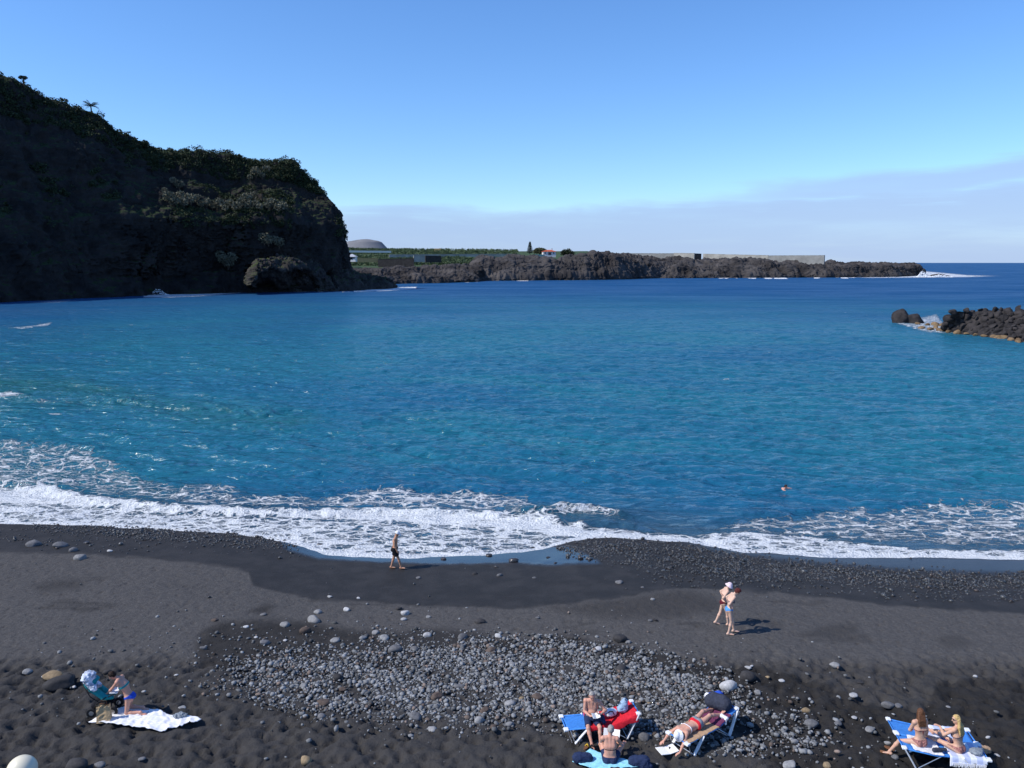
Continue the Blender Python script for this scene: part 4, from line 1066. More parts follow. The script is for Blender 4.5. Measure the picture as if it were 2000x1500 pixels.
# ------------------------------------------------------------------ bodies: smooth blends of tapered limbs, meshed as one surface
def v_(*a): return np.array(a, float)
def unit(a): a = np.asarray(a, float); return a / (np.linalg.norm(a) + 1e-12)
def prim_d(p, X, Y, Z):
    if p[0] == 'c':
        a, b, ra, rb = p[1], p[2], p[3], p[4]; ba = b - a; L2 = ba @ ba + 1e-12
        x, y, z = X - a[0], Y - a[1], Z - a[2]
        h = np.clip((x * ba[0] + y * ba[1] + z * ba[2]) / L2, 0, 1)
        return np.sqrt((x - h * ba[0]) ** 2 + (y - h * ba[1]) ** 2 + (z - h * ba[2]) ** 2) - (ra + (rb - ra) * h)
    c, rad, ax = p[1], p[2], p[3]
    x, y, z = X - c[0], Y - c[1], Z - c[2]
    q = [(x * a[0] + y * a[1] + z * a[2]) / r_ for a, r_ in zip(ax, rad)]
    return (np.sqrt(q[0] ** 2 + q[1] ** 2 + q[2] ** 2) - 1) * min(rad)
def prim_box(p, m):
    if p[0] == 'c':
        e = max(p[3], p[4]) + m; return np.minimum(p[1], p[2]) - e, np.maximum(p[1], p[2]) + e
    e = max(p[2]) + m; return p[1] - e, p[1] + e
def sdf(prims, lo_, hi_, res, k=0.02):
    n = np.ceil((hi_ - lo_) / res).astype(int) + 1
    ax = [lo_[i] + np.arange(n[i]) * res for i in range(3)]
    D = np.full(tuple(n), 1.0, np.float32)
    for p in prims:
        a, b = prim_box(p, 0.06)
        i0 = np.maximum(((a - lo_) / res).astype(int), 0); i1 = np.minimum(((b - lo_) / res).astype(int) + 2, n)
        if (i1 <= i0).any(): continue
        s = tuple(slice(x0, x1) for x0, x1 in zip(i0, i1))
        d = prim_d(p, ax[0][s[0]][:, None, None], ax[1][s[1]][None, :, None], ax[2][s[2]][None, None, :]).astype(np.float32)
        kk = p[5] if p[0] == 'c' and len(p) > 5 else k
        E = D[s]; h = np.clip(0.5 + 0.5 * (E - d) / kk, 0, 1)
        D[s] = E * (1 - h) + d * h - kk * h * (1 - h)
    return D, ax
def surface_nets(D, ax):
    ins = D < 0
    lo_ = np.array([a[0] for a in ax]); res = ax[0][1] - ax[0][0]
    nx, ny, nz = D.shape
    corner = [(i, j, k) for i in (0, 1) for j in (0, 1) for k in (0, 1)]
    sub = lambda A, c: A[c[0]:nx - 1 + c[0], c[1]:ny - 1 + c[1], c[2]:nz - 1 + c[2]]
    cnt = sum(sub(ins, c).astype(np.int8) for c in corner)
    act = (cnt > 0) & (cnt < 8)
    ci, cj, ck = np.nonzero(act)
    acc = np.zeros((len(ci), 3)); num = np.zeros(len(ci))
    for a in corner:
        for d in range(3):
            if a[d]: continue
            b = list(a); b[d] = 1
            da = D[ci + a[0], cj + a[1], ck + a[2]]; db = D[ci + b[0], cj + b[1], ck + b[2]]
            m_ = (da < 0) != (db < 0)
            t = np.where(m_, da / (da - db + 1e-12), 0)
            pt = np.repeat(np.array(a, float)[None], len(ci), 0); pt[:, d] += t
            acc[m_] += pt[m_]; num += m_
    V = lo_ + (np.stack([ci, cj, ck], 1) + acc / num[:, None]) * res
    idx = np.full(act.shape, -1, np.int64); idx[ci, cj, ck] = np.arange(len(ci))
    Fs = []
    for d in range(3):
        o1, o2 = [(1, 2), (2, 0), (0, 1)][d]
        sl = [slice(1, -1)] * 3; sl[d] = slice(0, -1)
        A = ins[tuple(sl)]; sl2 = list(sl); sl2[d] = slice(1, None); B = ins[tuple(sl2)]
        e = np.argwhere(A != B)
        if not len(e): continue
        g = e + 1; g[:, d] -= 1
        fl = A[tuple(e.T)]
        def q(u, v):
            h = g.copy(); h[:, o1] += u; h[:, o2] += v; return idx[tuple(h.T)]
        quad = np.stack([q(-1, -1), q(0, -1), q(0, 0), q(-1, 0)], 1)
        quad[~fl] = quad[~fl][:, ::-1]
        Fs.append(quad)
    F = np.concatenate(Fs); F = F[(F >= 0).all(1)]
    return V, F
def bounds(prims, m=0.03):
    B = [prim_box(p, m) for p in prims]
    return np.min([b[0] for b in B], 0), np.max([b[1] for b in B], 0)
def blob(name, prims, mat, parent=None, res=0.007, k=0.02, loc=None, cut=(), wrinkle=None):
    a, b = bounds(prims); D, ax = sdf(prims, a, b, res, k)
    D = halfspaces(D, ax, cut)
    if wrinkle:
        D = D + (wrinkle[0] * (fbm(*[q * wrinkle[1] for q in np.meshgrid(*ax, indexing='ij')], 3, 0.55, True) - 0.5)).astype(np.float32)
    V, F = surface_nets(D, ax)
    return npmesh(name, V, F, mat, True, parent=parent, loc=loc)
def halfspaces(D, ax, cut):
    for pt, n in cut:
        n = unit(n)
        d = (ax[0] - pt[0])[:, None, None] * n[0] + (ax[1] - pt[1])[None, :, None] * n[1] + (ax[2] - pt[2])[None, None, :] * n[2]
        D = np.maximum(D, d.astype(np.float32))
    return D

def bend(a, c, l1, l2, hint):
    """the joint between a and c, bent towards hint"""
    d = c - a; L = np.linalg.norm(d); L = min(L, (l1 + l2) * 0.998); u = unit(d); c2 = a + u * L
    x = (l1 * l1 - l2 * l2 + L * L) / (2 * L); h = math.sqrt(max(l1 * l1 - x * x, 0))
    w_ = unit(np.asarray(hint, float) - u * (np.asarray(hint, float) @ u))
    return a + u * x + w_ * h, c2

class Body:
    def __init__(s, H, pel, ch, nk, hd, left, face, woman=False, heavy=1.0, hat=None, hup=None):
        s.s = k = H / 1.70; s.woman = woman; s.heavy = heavy
        s.pel, s.ch, s.nk, s.hd = (np.array(q, float) for q in (pel, ch, nk, hd))
        s.left = unit(left); s.up = unit(s.nk - s.pel); s.left = unit(s.left - s.up * (s.left @ s.up)); s.front = np.cross(s.left, s.up)
        s.face = unit(face); u = unit(s.hd - s.nk) if hup is None else unit(hup)
        s.hup = unit(u - s.face * (u @ s.face)); s.hl = np.cross(s.hup, s.face)
        hw = heavy; l, f, up = s.left, s.front, s.up
        sw = (0.155 if woman else 0.185) * k; s.sw = sw
        T = []
        T += [('c', s.pel - l * .075 * k, s.pel + l * .075 * k, .100 * k * hw, .100 * k * hw)]
        wa = s.pel * .5 + s.ch * .5 + f * .005
        T += [('c', s.pel, wa, .100 * k * hw, .086 * k * hw), ('c', wa, s.ch, .086 * k * hw, .098 * k), ('c', s.ch, s.nk - up * .07 * k, .098 * k, .070 * k)]
        for sg in (-1, 1):
            T += [('c', s.pel + l * sg * .06 * k, wa + l * sg * .045 * k, .088 * k * hw, (.072 if woman else .085) * k * hw), ('c', wa + l * sg * .045 * k, s.ch + l * sg * .075 * k, (.072 if woman else .085) * k * hw, .092 * k),
                  ('c', s.ch + l * sg * .075 * k, s.nk + l * sg * .09 * k - up * .05 * k, .092 * k, .062 * k), ('c', s.nk + l * sg * .03 * k - up * .01 * k, s.nk + l * sg * (sw - .02) - up * .045 * k, .045 * k, .052 * k),
                  ('e', s.pel - f * .055 * k + l * sg * .07 * k - up * .05 * k, (.085 * k * hw, .08 * k * hw, .095 * k), (l, f, up))]
            if woman: T += [('e', s.ch + f * .075 * k + l * sg * .07 * k - up * .005 * k, (.062 * k, .058 * k, .06 * k), (l, f, up))]
        if heavy > 1.05: T += [('e', wa + f * .05 * k, (.12 * k * hw, .085 * k * hw, .11 * k), (l, f, up))]
        s.torso = T
        hb = s.hd - s.hup * .07 * k - s.face * .02 * k
        s.neck = [('c', s.nk - up * .03 * k, hb, .054 * k, .050 * k)]
        Hh = [('e', s.hd + s.hup * .015 * k - s.face * .005 * k, (.074 * k, .092 * k, .098 * k), (s.hl, s.face, s.hup)), ('e', s.hd + s.face * .022 * k - s.hup * .055 * k, (.055 * k, .062 * k, .062 * k), (s.hl, s.face, s.hup)),
              ('c', s.hd + s.face * .088 * k + s.hup * .012 * k, s.hd + s.face * .104 * k - s.hup * .022 * k, .009 * k, .015 * k, .008), ('c', s.hd + s.face * .080 * k + s.hup * .034 * k - s.hl * .03 * k, s.hd + s.face * .080 * k + s.hup * .034 * k + s.hl * .03 * k, .012 * k, .012 * k, .01)]
        for sg in (-1, 1): Hh += [('e', s.hd + s.hl * sg * .076 * k - s.hup * .01 * k - s.face * .005 * k, (.012 * k, .020 * k, .031 * k), (s.hl, s.face, s.hup))]
        s.head = Hh
        s.arms, s.legs = [], []
        s.sh = {sg: s.nk + l * sg * sw - up * .055 * k for sg in (-1, 1)}
        s.hip = {sg: s.pel + l * sg * .088 * k - up * .03 * k for sg in (-1, 1)}
        s.el, s.wr, s.kn, s.an = {}, {}, {}, {}

    def arm(s, sg, wrist, hint, fdir, pdir=None, curl=0.5):
        """sg 1 left, -1 right; wrist place, where the elbow points, finger direction, palm normal"""
        k = s.s; sh = s.sh[sg]; el_, wr_ = bend(sh, np.array(wrist, float), .285 * k, .25 * k, hint)
        s.el[sg], s.wr[sg] = el_, wr_
        A = [('c', sh, el_, .050 * k * s.heavy ** .5, .038 * k), ('c', el_, el_ * .65 + wr_ * .35, .038 * k, .039 * k), ('c', el_ * .65 + wr_ * .35, wr_, .039 * k, .026 * k), ('e', sh, (.058 * k,) * 3, (s.left, s.front, s.up))]
        f = unit(fdir); pn = unit(np.array(pdir if pdir is not None else (0, 0, -1), float)); pn = unit(pn - f * (pn @ f)) if abs(pn @ f) < .98 else unit(np.cross(f, (1, 0, 0.3))); sd = np.cross(f, pn)
        for o_ in (-.026, -.009, .009, .026): A += [('c', wr_ + f * .015 * k + sd * o_ * k * .6, wr_ + f * .085 * k + sd * o_ * k, .017 * k, .0135 * k, .012)]
        for o_, L in ((-.030, .066), (-.010, .076), (.010, .072), (.029, .056)):
            b0 = wr_ + f * .088 * k + sd * o_ * k; d1 = unit(f + pn * curl * .5); d2 = unit(f * (1 - curl * .6) + pn * curl * 1.2)
            b1 = b0 + d1 * L * .5 * k; A += [('c', b0, b1, .0105 * k, .0095 * k, .004), ('c', b1, b1 + d2 * L * .5 * k, .0095 * k, .008 * k, .004)]
        t0 = wr_ + f * .03 * k - sd * .024 * k * (1 if sg > 0 else -1); t1 = t0 + unit(f * .6 - sd * .7 * (1 if sg > 0 else -1) + pn * .2) * .04 * k
        A += [('c', t0, t1, .013 * k, .011 * k, .006), ('c', t1, t1 + unit(f + pn * .5) * .032 * k, .011 * k, .008 * k, .004)]
        s.arms += A
        return s

    def leg(s, sg, ankle, hint, toe, flex=0.0):
        k = s.s; hip = s.hip[sg]; kn_, an_ = bend(hip, np.array(ankle, float), .42 * k, .40 * k, hint)
        s.kn[sg], s.an[sg] = kn_, an_
        cb = kn_ * .68 + an_ * .32; back = unit(np.cross(np.cross(kn_ - hip, an_ - kn_), an_ - kn_) + 1e-6)
        t = unit(toe); dn = unit(an_ - kn_); dn = unit(dn - t * (dn @ t)) if abs(dn @ t) < .95 else v_(0, 0, -1)
        h = an_ + dn * .045 * k - t * .035 * k
        Lg = [('c', hip, kn_, .088 * k * s.heavy ** .5, .052 * k), ('c', kn_, cb, .052 * k, .053 * k), ('c', cb, an_, .052 * k, .034 * k), ('c', an_, h, .034 * k, .030 * k)]
        sd = np.cross(t, dn)
        for o_ in (-.018, .018): Lg += [('c', h, h + t * .165 * k + sd * o_ * 1.3 * k + dn * .008 * k, .030 * k, .021 * k)]
        for q, o_ in enumerate((-.034, -.017, 0, .017, .034)): Lg += [('c', h + t * .17 * k + sd * o_ * k + dn * .012 * k, h + t * (.222 - .012 * abs(q - 1)) * k + sd * o_ * 1.1 * k + dn * .014 * k, .013 * k, .010 * k, .005)]
        s.legs += Lg
        return s

    def make(s, loc, label, skin):
        prims = s.torso + s.neck + s.head + s.arms + s.legs
        a, b = bounds(prims); D, ax = sdf(prims, a, b, 0.0075, 0.028); V, F = surface_nets(D, ax)
        s.o = npmesh('person', V, F, skin, True, loc=loc); tag(s.o, label, 'person')
        k = s.s
        for sg in (-1, 1):
            c = s.hd + s.face * .079 * k + s.hup * .018 * k + s.hl * sg * .030 * k
            V, F = ICO[2]; npmesh('eye', c + V * .011 * k, F, M_EYE, True, parent=s.o)
        c = s.hd + s.face * .078 * k - s.hup * .055 * k
        V, F = ICO[2]; npmesh('mouth', c + (V[:, :1] * s.hl * .022 + V[:, 1:2] * s.face * .010 + V[:, 2:3] * s.hup * .006) * k, F, M_LIP, True, parent=s.o)
        return s

    def wear(s, name, mat, parts, off=.008, cut=(), res=0.0075, extra=(), wr=None):
        """a garment: the body's own shape let out a little and cut at the hems; parts is a list of (prims, cuts)"""
        Ds = None
        allp = [p for ps, _ in parts for p in ps] + list(extra)
        a, b = bounds(allp, off + .03)
        for ps, cu in parts + ([(list(extra), ())] if extra else []):
            D, ax = sdf(ps, a, b, res, 0.02); D = halfspaces(D - np.float32(off), ax, cu)
            Ds = D if Ds is None else np.minimum(Ds, D)
        Ds = halfspaces(Ds, ax, cut)
        if wr: Ds = Ds + (wr[0] * (fbm(*[q * wr[1] for q in np.meshgrid(*ax, indexing='ij')], 3, .55, True) - .5)).astype(np.float32)
        V, F = surface_nets(Ds, ax)
        return npmesh(name, V, F, mat, True, parent=s.o)
    def trunks(s, mat, length=.55, off=.016, waist=.075, name='shorts'):
        k = s.s; parts = [([p for p in s.torso], [(s.pel + s.up * waist * k, s.up), (s.pel - s.up * .12 * k, -s.up)])]
        for sg in (-1, 1):
            d = unit(s.kn[sg] - s.hip[sg]); parts.append(([('c', s.hip[sg], s.kn[sg], .092 * k * s.heavy ** .5, .056 * k)], [(s.hip[sg] + d * length * .42 * k, d)]))
        return s.wear(name, mat, parts, off, (), wr=(.010, 22))
    def bikini_bottom(s, mat, off=.007):
        k = s.s; c = s.pel - s.up * .115 * k
        cuts = [(s.pel + s.up * .055 * k, s.up)] + [(c + s.left * sg * .02 * k, -s.up * .62 + s.left * sg * .45 + s.front * .15) for sg in (-1, 1)]
        return s.wear('bikini_bottom', mat, [(s.torso + s.legs[:1] + [p for p in s.legs if p[3] > .08 * k][:2], cuts)], off)
    def band(s, mat, h=.012, off=.006, z=0.0, name='bikini_top', cups=True):
        k = s.s; c = s.ch + s.up * z * k
        o = s.wear(name, mat, [(s.torso, [(c + s.up * h * k, s.up), (c - s.up * h * k, -s.up)])] + ([([('e', s.ch + s.front * .078 * k + s.left * sg * .072 * k - s.up * .005 * k, (.062 * k, .056 * k, .060 * k), (s.left, s.front, s.up))], []) for sg in (-1, 1)] if cups else []), off)
        return o
    def hair(s, mat, long=0, bun=False, cut=.045, thick=.014, wr=.012):
        k = s.s; base = [('e', s.hd + s.hup * .018 * k - s.face * .008 * k, ((.074 + thick) * k, (.092 + thick) * k, (.098 + thick) * k), (s.hl, s.face, s.hup))]
        cuts = [(s.hd + s.face * cut * k + s.hup * .045 * k, s.face * .85 - s.hup * .5), (s.hd - s.hup * (.075 if not long else .4) * k, -s.hup)]
        parts = [(base, cuts)]
        if long:
            L = []
            bk_ = -s.front
            for o_ in (-.06, -.03, 0, .03, .06):
                a = s.hd + s.hl * o_ * k - s.face * .05 * k + s.hup * .02 * k; m_ = s.nk + s.left * o_ * 1.25 * k + bk_ * .085 * k; e = s.nk + s.left * o_ * 1.5 * k + bk_ * .118 * k - s.up * long * k
                L += [('c', a, m_, .040 * k, .034 * k), ('c', m_, e, .034 * k, .016 * k)]
            for sg in (-1, 1): L += [('c', s.hd + s.hl * sg * .075 * k - s.face * .012 * k, s.nk + s.hl * sg * .075 * k + bk_ * .03 * k + s.up * .02 * k, .026 * k, .028 * k)]
            parts.append((L, []))
        return s.wear('hair', mat, parts, 0.0, (), wr=(wr, 45))

def skin_mat(name, col):
    m, N, bs = new_mat(name); P = N.obj()
    f = N.noise(P, 5, 4); g = N.noise(P, 40, 3)
    c = N.mix(N.ramp(f, 0.35, 0.7), tuple(k * .90 for k in col), (min(1, col[0] * 1.08), col[1] * .98, col[2] * .95))
    N.put(bs, 'Base Color', c); N.put(bs, 'Roughness', 0.55); N.put(bs, 'Specular IOR Level', 0.3)
    N.put(bs, 'Subsurface Weight', 0.12); N.put(bs, 'Subsurface Radius', (0.02, 0.008, 0.004)); N.put(bs, 'Subsurface Scale', 0.5)
    N.put(bs, 'Normal', N.n('Bump', None, Strength=0.3, Distance=0.004, Height=g))
    return m
SK_FAIR = skin_mat('fair_skin', (0.60, 0.37, 0.26)); SK_TAN = skin_mat('tanned_skin', (0.50, 0.28, 0.18)); SK_PINK = skin_mat('pink_skin', (0.60, 0.33, 0.24)); SK_PALE = skin_mat('pale_skin', (0.66, 0.45, 0.34))
M_EYE = soft('eye_dark', (0.02, 0.015, 0.012), 0.2, 0.1, 4, spec=0.5); M_LIP = soft('lips', (0.30, 0.09, 0.08), 0.5, 0.1, 4)
def fab(name, col, **kw): return soft(name, col, kw.pop('rough', 0.85), kw.pop('var', 0.16), kw.pop('scale', 14), kw.pop('bump', 0.006), spec=0.15, **kw)
F_NAVY = fab('navy_cloth', (0.022, 0.035, 0.085)); F_BLACK = fab('black_cloth', (0.014, 0.014, 0.018)); F_TEAL = fab('teal_cloth', (0.02, 0.26, 0.28)); F_BLUE = fab('bright_blue_cloth', (0.025, 0.085, 0.50))
F_SLING = fab('blue_sling', (0.055, 0.23, 0.62), var=.12); F_RED = fab('red_towel', (0.58, 0.02, 0.035)); F_WHITE = fab('white_cloth', (0.80, 0.80, 0.82), var=.05); F_TURQ = fab('turquoise_towel', (0.30, 0.66, 0.82)); F_PINKW = fab('pale_pink_cloth', (0.78, 0.62, 0.66))
F_GREY = fab('grey_cloth', (0.22, 0.25, 0.28)); F_PURPLE = fab('purple_towel', (0.13, 0.035, 0.085)); F_TAN = fab('tan_towel', (0.44, 0.29, 0.18)); F_DENIM = fab('light_blue_cloth', (0.30, 0.42, 0.56)); F_MAROON = fab('maroon_cloth', (0.10, 0.012, 0.02)); F_CHAR = fab('charcoal_cloth', (0.040, 0.045, 0.065))
F_FLOWER = fab('patterned_cloth', (0.35, 0.16, 0.14), var=.7, scale=45); F_MIDBLUE = fab('mid_blue_cloth', (0.08, 0.28, 0.62)); F_PAPER = fab('paper', (0.84, 0.84, 0.82), var=.03); F_KRAFT = fab('kraft_bag', (0.48, 0.34, 0.19), var=.12)
H_DARK = fab('dark_brown_hair', (0.025, 0.014, 0.010), scale=40, var=.5, rough=.5); H_BROWN = fab('brown_hair', (0.12, 0.055, 0.028), scale=40, var=.4, rough=.5); H_RED = fab('red_brown_hair', (0.095, 0.022, 0.018), scale=40, var=.4, rough=.5); H_BLOND = fab('blond_hair', (0.52, 0.36, 0.15), scale=40, var=.35, rough=.5); H_GREY = fab('grey_hair', (0.33, 0.31, 0.29), scale=40, var=.3, rough=.6)
M_PLAST = soft('white_plastic', (0.78, 0.79, 0.80), 0.45, 0.05, 4, spec=.4); M_ALU = soft('aluminium_tube', (0.55, 0.56, 0.58), 0.35, 0.08, 5, metal=.8); M_RUB = soft('black_rubber', (0.016, 0.016, 0.018), 0.7, 0.15, 6); M_SOLE = soft('brown_sole', (0.17, 0.075, 0.035), 0.8, 0.2, 10)

def cap_mesh(b, mat, brim='peak', drop=0.02, name='cap', back=False):
    k = b.s
    pr = [('e', b.hd + b.hup * .022 * k - b.face * .006 * k, (.092 * k, .110 * k, .112 * k), (b.hl, b.face, b.hup))]
    parts = [(pr, [(b.hd + b.hup * drop * k, -b.hup)])]
    if brim == 'peak':
        d = -b.face if back else b.face
        parts.append(([('e', b.hd + b.hup * (drop + .012) * k + d * .115 * k, (.075 * k, .075 * k, .010 * k), (b.hl, b.face, unit(b.hup + d * .25)))], []))
    else:
        for q in range(30):
            a = q * 2 * math.pi / 30; d = b.hl * math.cos(a) + b.face * math.sin(a)
            parts.append(([('c', b.hd + b.hup * (drop + .02) * k + d * .088 * k, b.hd + b.hup * (drop - .035) * k + d * .150 * k, .024 * k, .014 * k)], []))
    return b.wear(name, mat, parts, 0.0, (), wr=(.006, 30))
def tube_on(b, name, pts, r_, mat):
    return MB().tube(pts, r_, 6).build(name, mat, b.o, smooth=True)

# ------------------------------------------------------------------ loungers
def lounger(loc, rz, label, rise=.27, L=1.0):
    root = empty('sun_lounger', loc, rz); tag(root, label, 'sun lounger', 'blue sun loungers')
    W = .33; z0 = .40
    n = 30; xs_ = np.linspace(-L, L, n); ws = np.linspace(-W, W, 9)
    bz = lambda x: z0 + np.where(x > .25, (x - .25) / (L - .25) * rise, 0)
    def strip(a, b, name):
        q = np.linspace(a, b, 18); Xg, Yg = np.meshgrid(q, ws); Zg = bz(Xg) - .028 * np.cos(Yg / W * 1.5) + .006 * (fbm(Xg * 6, Yg * 6, None, 3) - .5)
        top = np.stack([Xg, Yg, Zg], -1).reshape(-1, 3); bot = top - (0, 0, .012); F = grid_faces(9, 18); k = len(top)
        rim = list(range(18)) + [18 * i + 17 for i in range(1, 9)] + [8 * 18 + i for i in range(16, -1, -1)] + [18 * i for i in range(7, 0, -1)]
        side = [(rim[(i + 1) % len(rim)], rim[i], rim[i] + k, rim[(i + 1) % len(rim)] + k) for i in range(len(rim))]
        return npmesh(name, np.concatenate([top, bot]), np.concatenate([F, F[:, ::-1] + k, np.array(side)]), F_SLING, True, parent=root)
    strip(-L + .03, .235, 'seat'); strip(.265, L - .03, 'backrest')
    fr = MB()
    for sg in (-1, 1):
        fr.tube([(-L, sg * W, z0), (.25, sg * W, z0), (L, sg * W, z0 + rise)], .019, 8)
    fr.tube([(-L, -W, z0), (-L, W, z0)], .017, 8); fr.tube([(L, -W, z0 + rise), (L, W, z0 + rise)], .017, 8)
    fr.build('frame', F_SLING, root, smooth=True)
    for sg in (-1, 1):
        y = sg * (W + .022)
        for (a, b) in (((-.40, y, z0 + .02), (-.76, y, 0)), ((L - .01, y, z0 + rise + .03), (L - .33, y, 0.0))):
            a, b = np.array(a), np.array(b)
            mb = MB(); mb.beam(a, b, .035, .085, (0, 1, 0)); mb.build('leg', M_PLAST, root, bevel=.012)
        MB().tube([(-L + .03, sg * W, z0 - .01), (-.84, sg * W, .02)], .012, 6).build('strut', M_ALU, root)
        MB().tube([(.10, sg * W, z0 - .01), (L - .38, sg * W, .02)], .012, 6).build('strut', M_ALU, root)
        MB().box((-L, sg * (W - .02), z0 + .004), (.13, .15, .06)).build('corner_cap', M_PLAST, root, bevel=.018)
        MB().box((L - .02, sg * (W - .02), z0 + rise + .012), (.12, .13, .055)).build('corner_cap', M_PLAST, root, bevel=.018)
    MB().tube([(-.76, -W, .03), (-.76, W, .03)], .012, 6).tube([(L - .33, -W, .03), (L - .33, W, .03)], .012, 6).build('crossbar', M_ALU, root)
    return root, bz
def sheet(name, mat, corners, conform=None, n=36, wr=.03, freq=7, thick=.012, edge=.03, seed=0, frame=None, loc=None):
    """cloth laid over something: corners in order round the cloth"""
    c = [np.array(q, float) for q in corners]
    U, Vv = np.meshgrid(np.linspace(0, 1, n), np.linspace(0, 1, n))
    u, v = U[..., None], Vv[..., None]
    G_ = c[0] * (1 - u) * (1 - v) + c[1] * u * (1 - v) + c[2] * u * v + c[3] * (1 - u) * v
    G_[..., 0] += edge * 2 * (fbm(U * 5 + seed, Vv * 5, None, 3) - .5); G_[..., 1] += edge * 2 * (fbm(U * 5 + 9, Vv * 5 + seed, None, 3) - .5)
    if conform is not None: G_[..., 2] = conform(G_[..., 0], G_[..., 1])
    G_[..., 2] += wr * np.maximum(fbm(G_[..., 0] * freq + seed, G_[..., 1] * freq, None, 4, .55, True) - .35, 0) + thick
    base = np.array(loc, float) if loc is not None else np.zeros(3)
    T = (G_ - base).reshape(-1, 3); k = n * n
    F = grid_faces(n, n)
    rim = list(range(n)) + [n * i + n - 1 for i in range(1, n)] + [n * (n - 1) + i for i in range(n - 2, -1, -1)] + [n * i for i in range(n - 2, 0, -1)]
    side = [(rim[(i + 1) % len(rim)], rim[i], rim[i] + k, rim[(i + 1) % len(rim)] + k) for i in range(len(rim))]
    o = npmesh(name, np.concatenate([T, T - (0, 0, thick)]), np.concatenate([F, F[:, ::-1] + k, np.array(side)]), mat, True, loc=base)
    if frame: o.location = frame[0]; o.rotation_euler = (0, 0, frame[1])
    return o
on_beach = lambda x, y: beach_base(x, y) + .03
def by_feet(pa, pb, side, label, **kw):
    """stand a lounger so that its two legs on that side meet the sand at the two places"""
    a, b = ground(*pa), ground(*pb); d = (b - a).to_2d(); ang_ = math.atan2(d.y, d.x)
    ax_ = Vector((math.cos(ang_), math.sin(ang_), 0)); pr = Vector((-ax_.y, ax_.x, 0))
    mid_ = (a + b) / 2; c = mid_ - pr * side * .352 + ax_ * .045
    c.z = float(beach_base(c.x, c.y)); print('lounger feet apart', d.length)
    return (c, ang_) + lounger(c, ang_, label, **kw)
C1, A1, LR1, bz1 = by_feet((1119, 1453), (1229, 1441), -1, 'blue sun lounger with a red towel over it and an elderly reader sitting on it')
C2, A2, LR2, bz2 = by_feet((1359, 1473), (1421, 1440), -1, 'blue sun lounger on the pebbles under the sunbather lying face down')
def loc_of(C, A, x, y, z=0.0): return Vector((C.x + x * math.cos(A) - y * math.sin(A), C.y + x * math.sin(A) + y * math.cos(A), C.z + z))
gp = ground(1848, 1500); q = at_z(1848, 1475, gp.z + .44); A3 = R(171)
C3 = Vector((q[0], q[1], gp.z)) + Vector((math.sin(A3) * 1, -math.cos(A3), 0)) * .34 * (1 if -math.cos(A3) > 0 else -1)
C3.z = float(beach_base(C3.x, C3.y))
LR3, bz3 = lounger(C3, A3, 'nearer lounger of the pair, draped with a striped fringed towel', rise=.12)
C4 = C3 + Vector((math.sin(A3), -math.cos(A3), 0)) * .71; C4.z = float(beach_base(C4.x, C4.y))
LR4, bz4 = lounger(C4, A3, 'farther lounger of the pair, blue sling half covered by a faded striped towel', rise=.12)

# things on and around the first lounger
def draped(name, mat, C, A, bz, x0, x1, y0, y1, wr=.02, seed=1, hang=None, edge=.03):
    def cf(x, y):
        z = bz(x) - .02 * np.cos(np.clip(y / .33, -1, 1) * 1.5) + .022
        return np.where(np.abs(y) > .355, z - (np.abs(y) - .355) * 4.0, z)
    return sheet(name, mat, [(x0, y0, 0), (x1, y0, 0), (x1, y1, 0), (x0, y1, 0)], cf, wr=wr, seed=seed, frame=(C, A), edge=edge)
tag(draped('towel', F_RED, C1, A1, bz1, -.38, .97, -.40, .34, .03, 3), 'red towel spread over the blue lounger', 'towel')
def sack(name, mat, C, parts, label, cat, wr=(.03, 14), res=.010, k=.04):
    o = blob(name, parts, mat, None, res, k, C, (), wr); tag(o, label, cat); return o
z1 = float(bz1(np.array(.35))) + .03
wb = sack('tote_bag', F_WHITE, loc_of(C1, A1, .30, .02, z1), [('e', v_(0, 0, .11), (.19, .12, .12), (v_(.95, .3, 0), v_(-.3, .95, 0), v_(0, 0, 1)))], 'white bag lying on the red towel', 'bag')
MB().tube([(-.12, -.10, .12), (-.02, -.11, .21), (.05, -.10, .20), (.10, -.09, .10)], .012, 6).build('strap', F_MAROON, wb, smooth=True)
z1 = float(bz1(np.array(.68))) + .03
bp = sack('backpack', F_DENIM, loc_of(C1, A1, .68, .05, z1), [('c', v_(-.02, 0, .10), v_(.03, .02, .26), .15, .09), ('e', v_(-.12, -.06, .09), (.08, .12, .10), (v_(1, 0, 0), v_(0, 1, 0), v_(0, 0, 1)))], 'pale blue backpack propped on the raised end of the red towel', 'backpack')
MB().tube([(.02, -.06, .33), (.06, -.02, .37), (.05, .05, .36)], .012, 6).build('handle', F_NAVY, bp, smooth=True)
MB().tube([(-.17, -.08, .06), (-.19, -.05, .16), (-.10, -.05, .26)], .016, 6).build('strap', F_CHAR, bp, smooth=True)

# elderly reader sitting on the first lounger, feet on the sand on the near side
c = loc_of(C1, A1, -.24, -.02, .40)
B = Body(1.66, (0, .02, .11), (.02, .03, .42), (.02, -.02, .64), (.0, -.09, .79), (1, -.12, 0), (.0, -.90, -.42), False, 1.08)
B.arm(-1, (-.05, -.26, .30), (-.6, .4, -.8), (.75, -.3, .35), (0, .3, -1)).arm(1, (.20, -.26, .34), (.8, .2, -.5), (-.4, -.3, .6), (-.3, 0, -1))
gd = float(beach_base(c.x, c.y - .5)) - c.z
B.leg(-1, (-.04, -.58, gd + .09), (-.35, -.6, .8), (.1, -1, -.1)).leg(1, (.19, -.56, gd + .09), (.3, -.6, .8), (.2, -1, -.1))
B.make(c, 'person with grey hair reading, seated on the red towel facing the camera', SK_PINK)
B.trunks(F_NAVY, .80, .02); B.hair(H_GREY, 0, cut=.03, thick=.010)
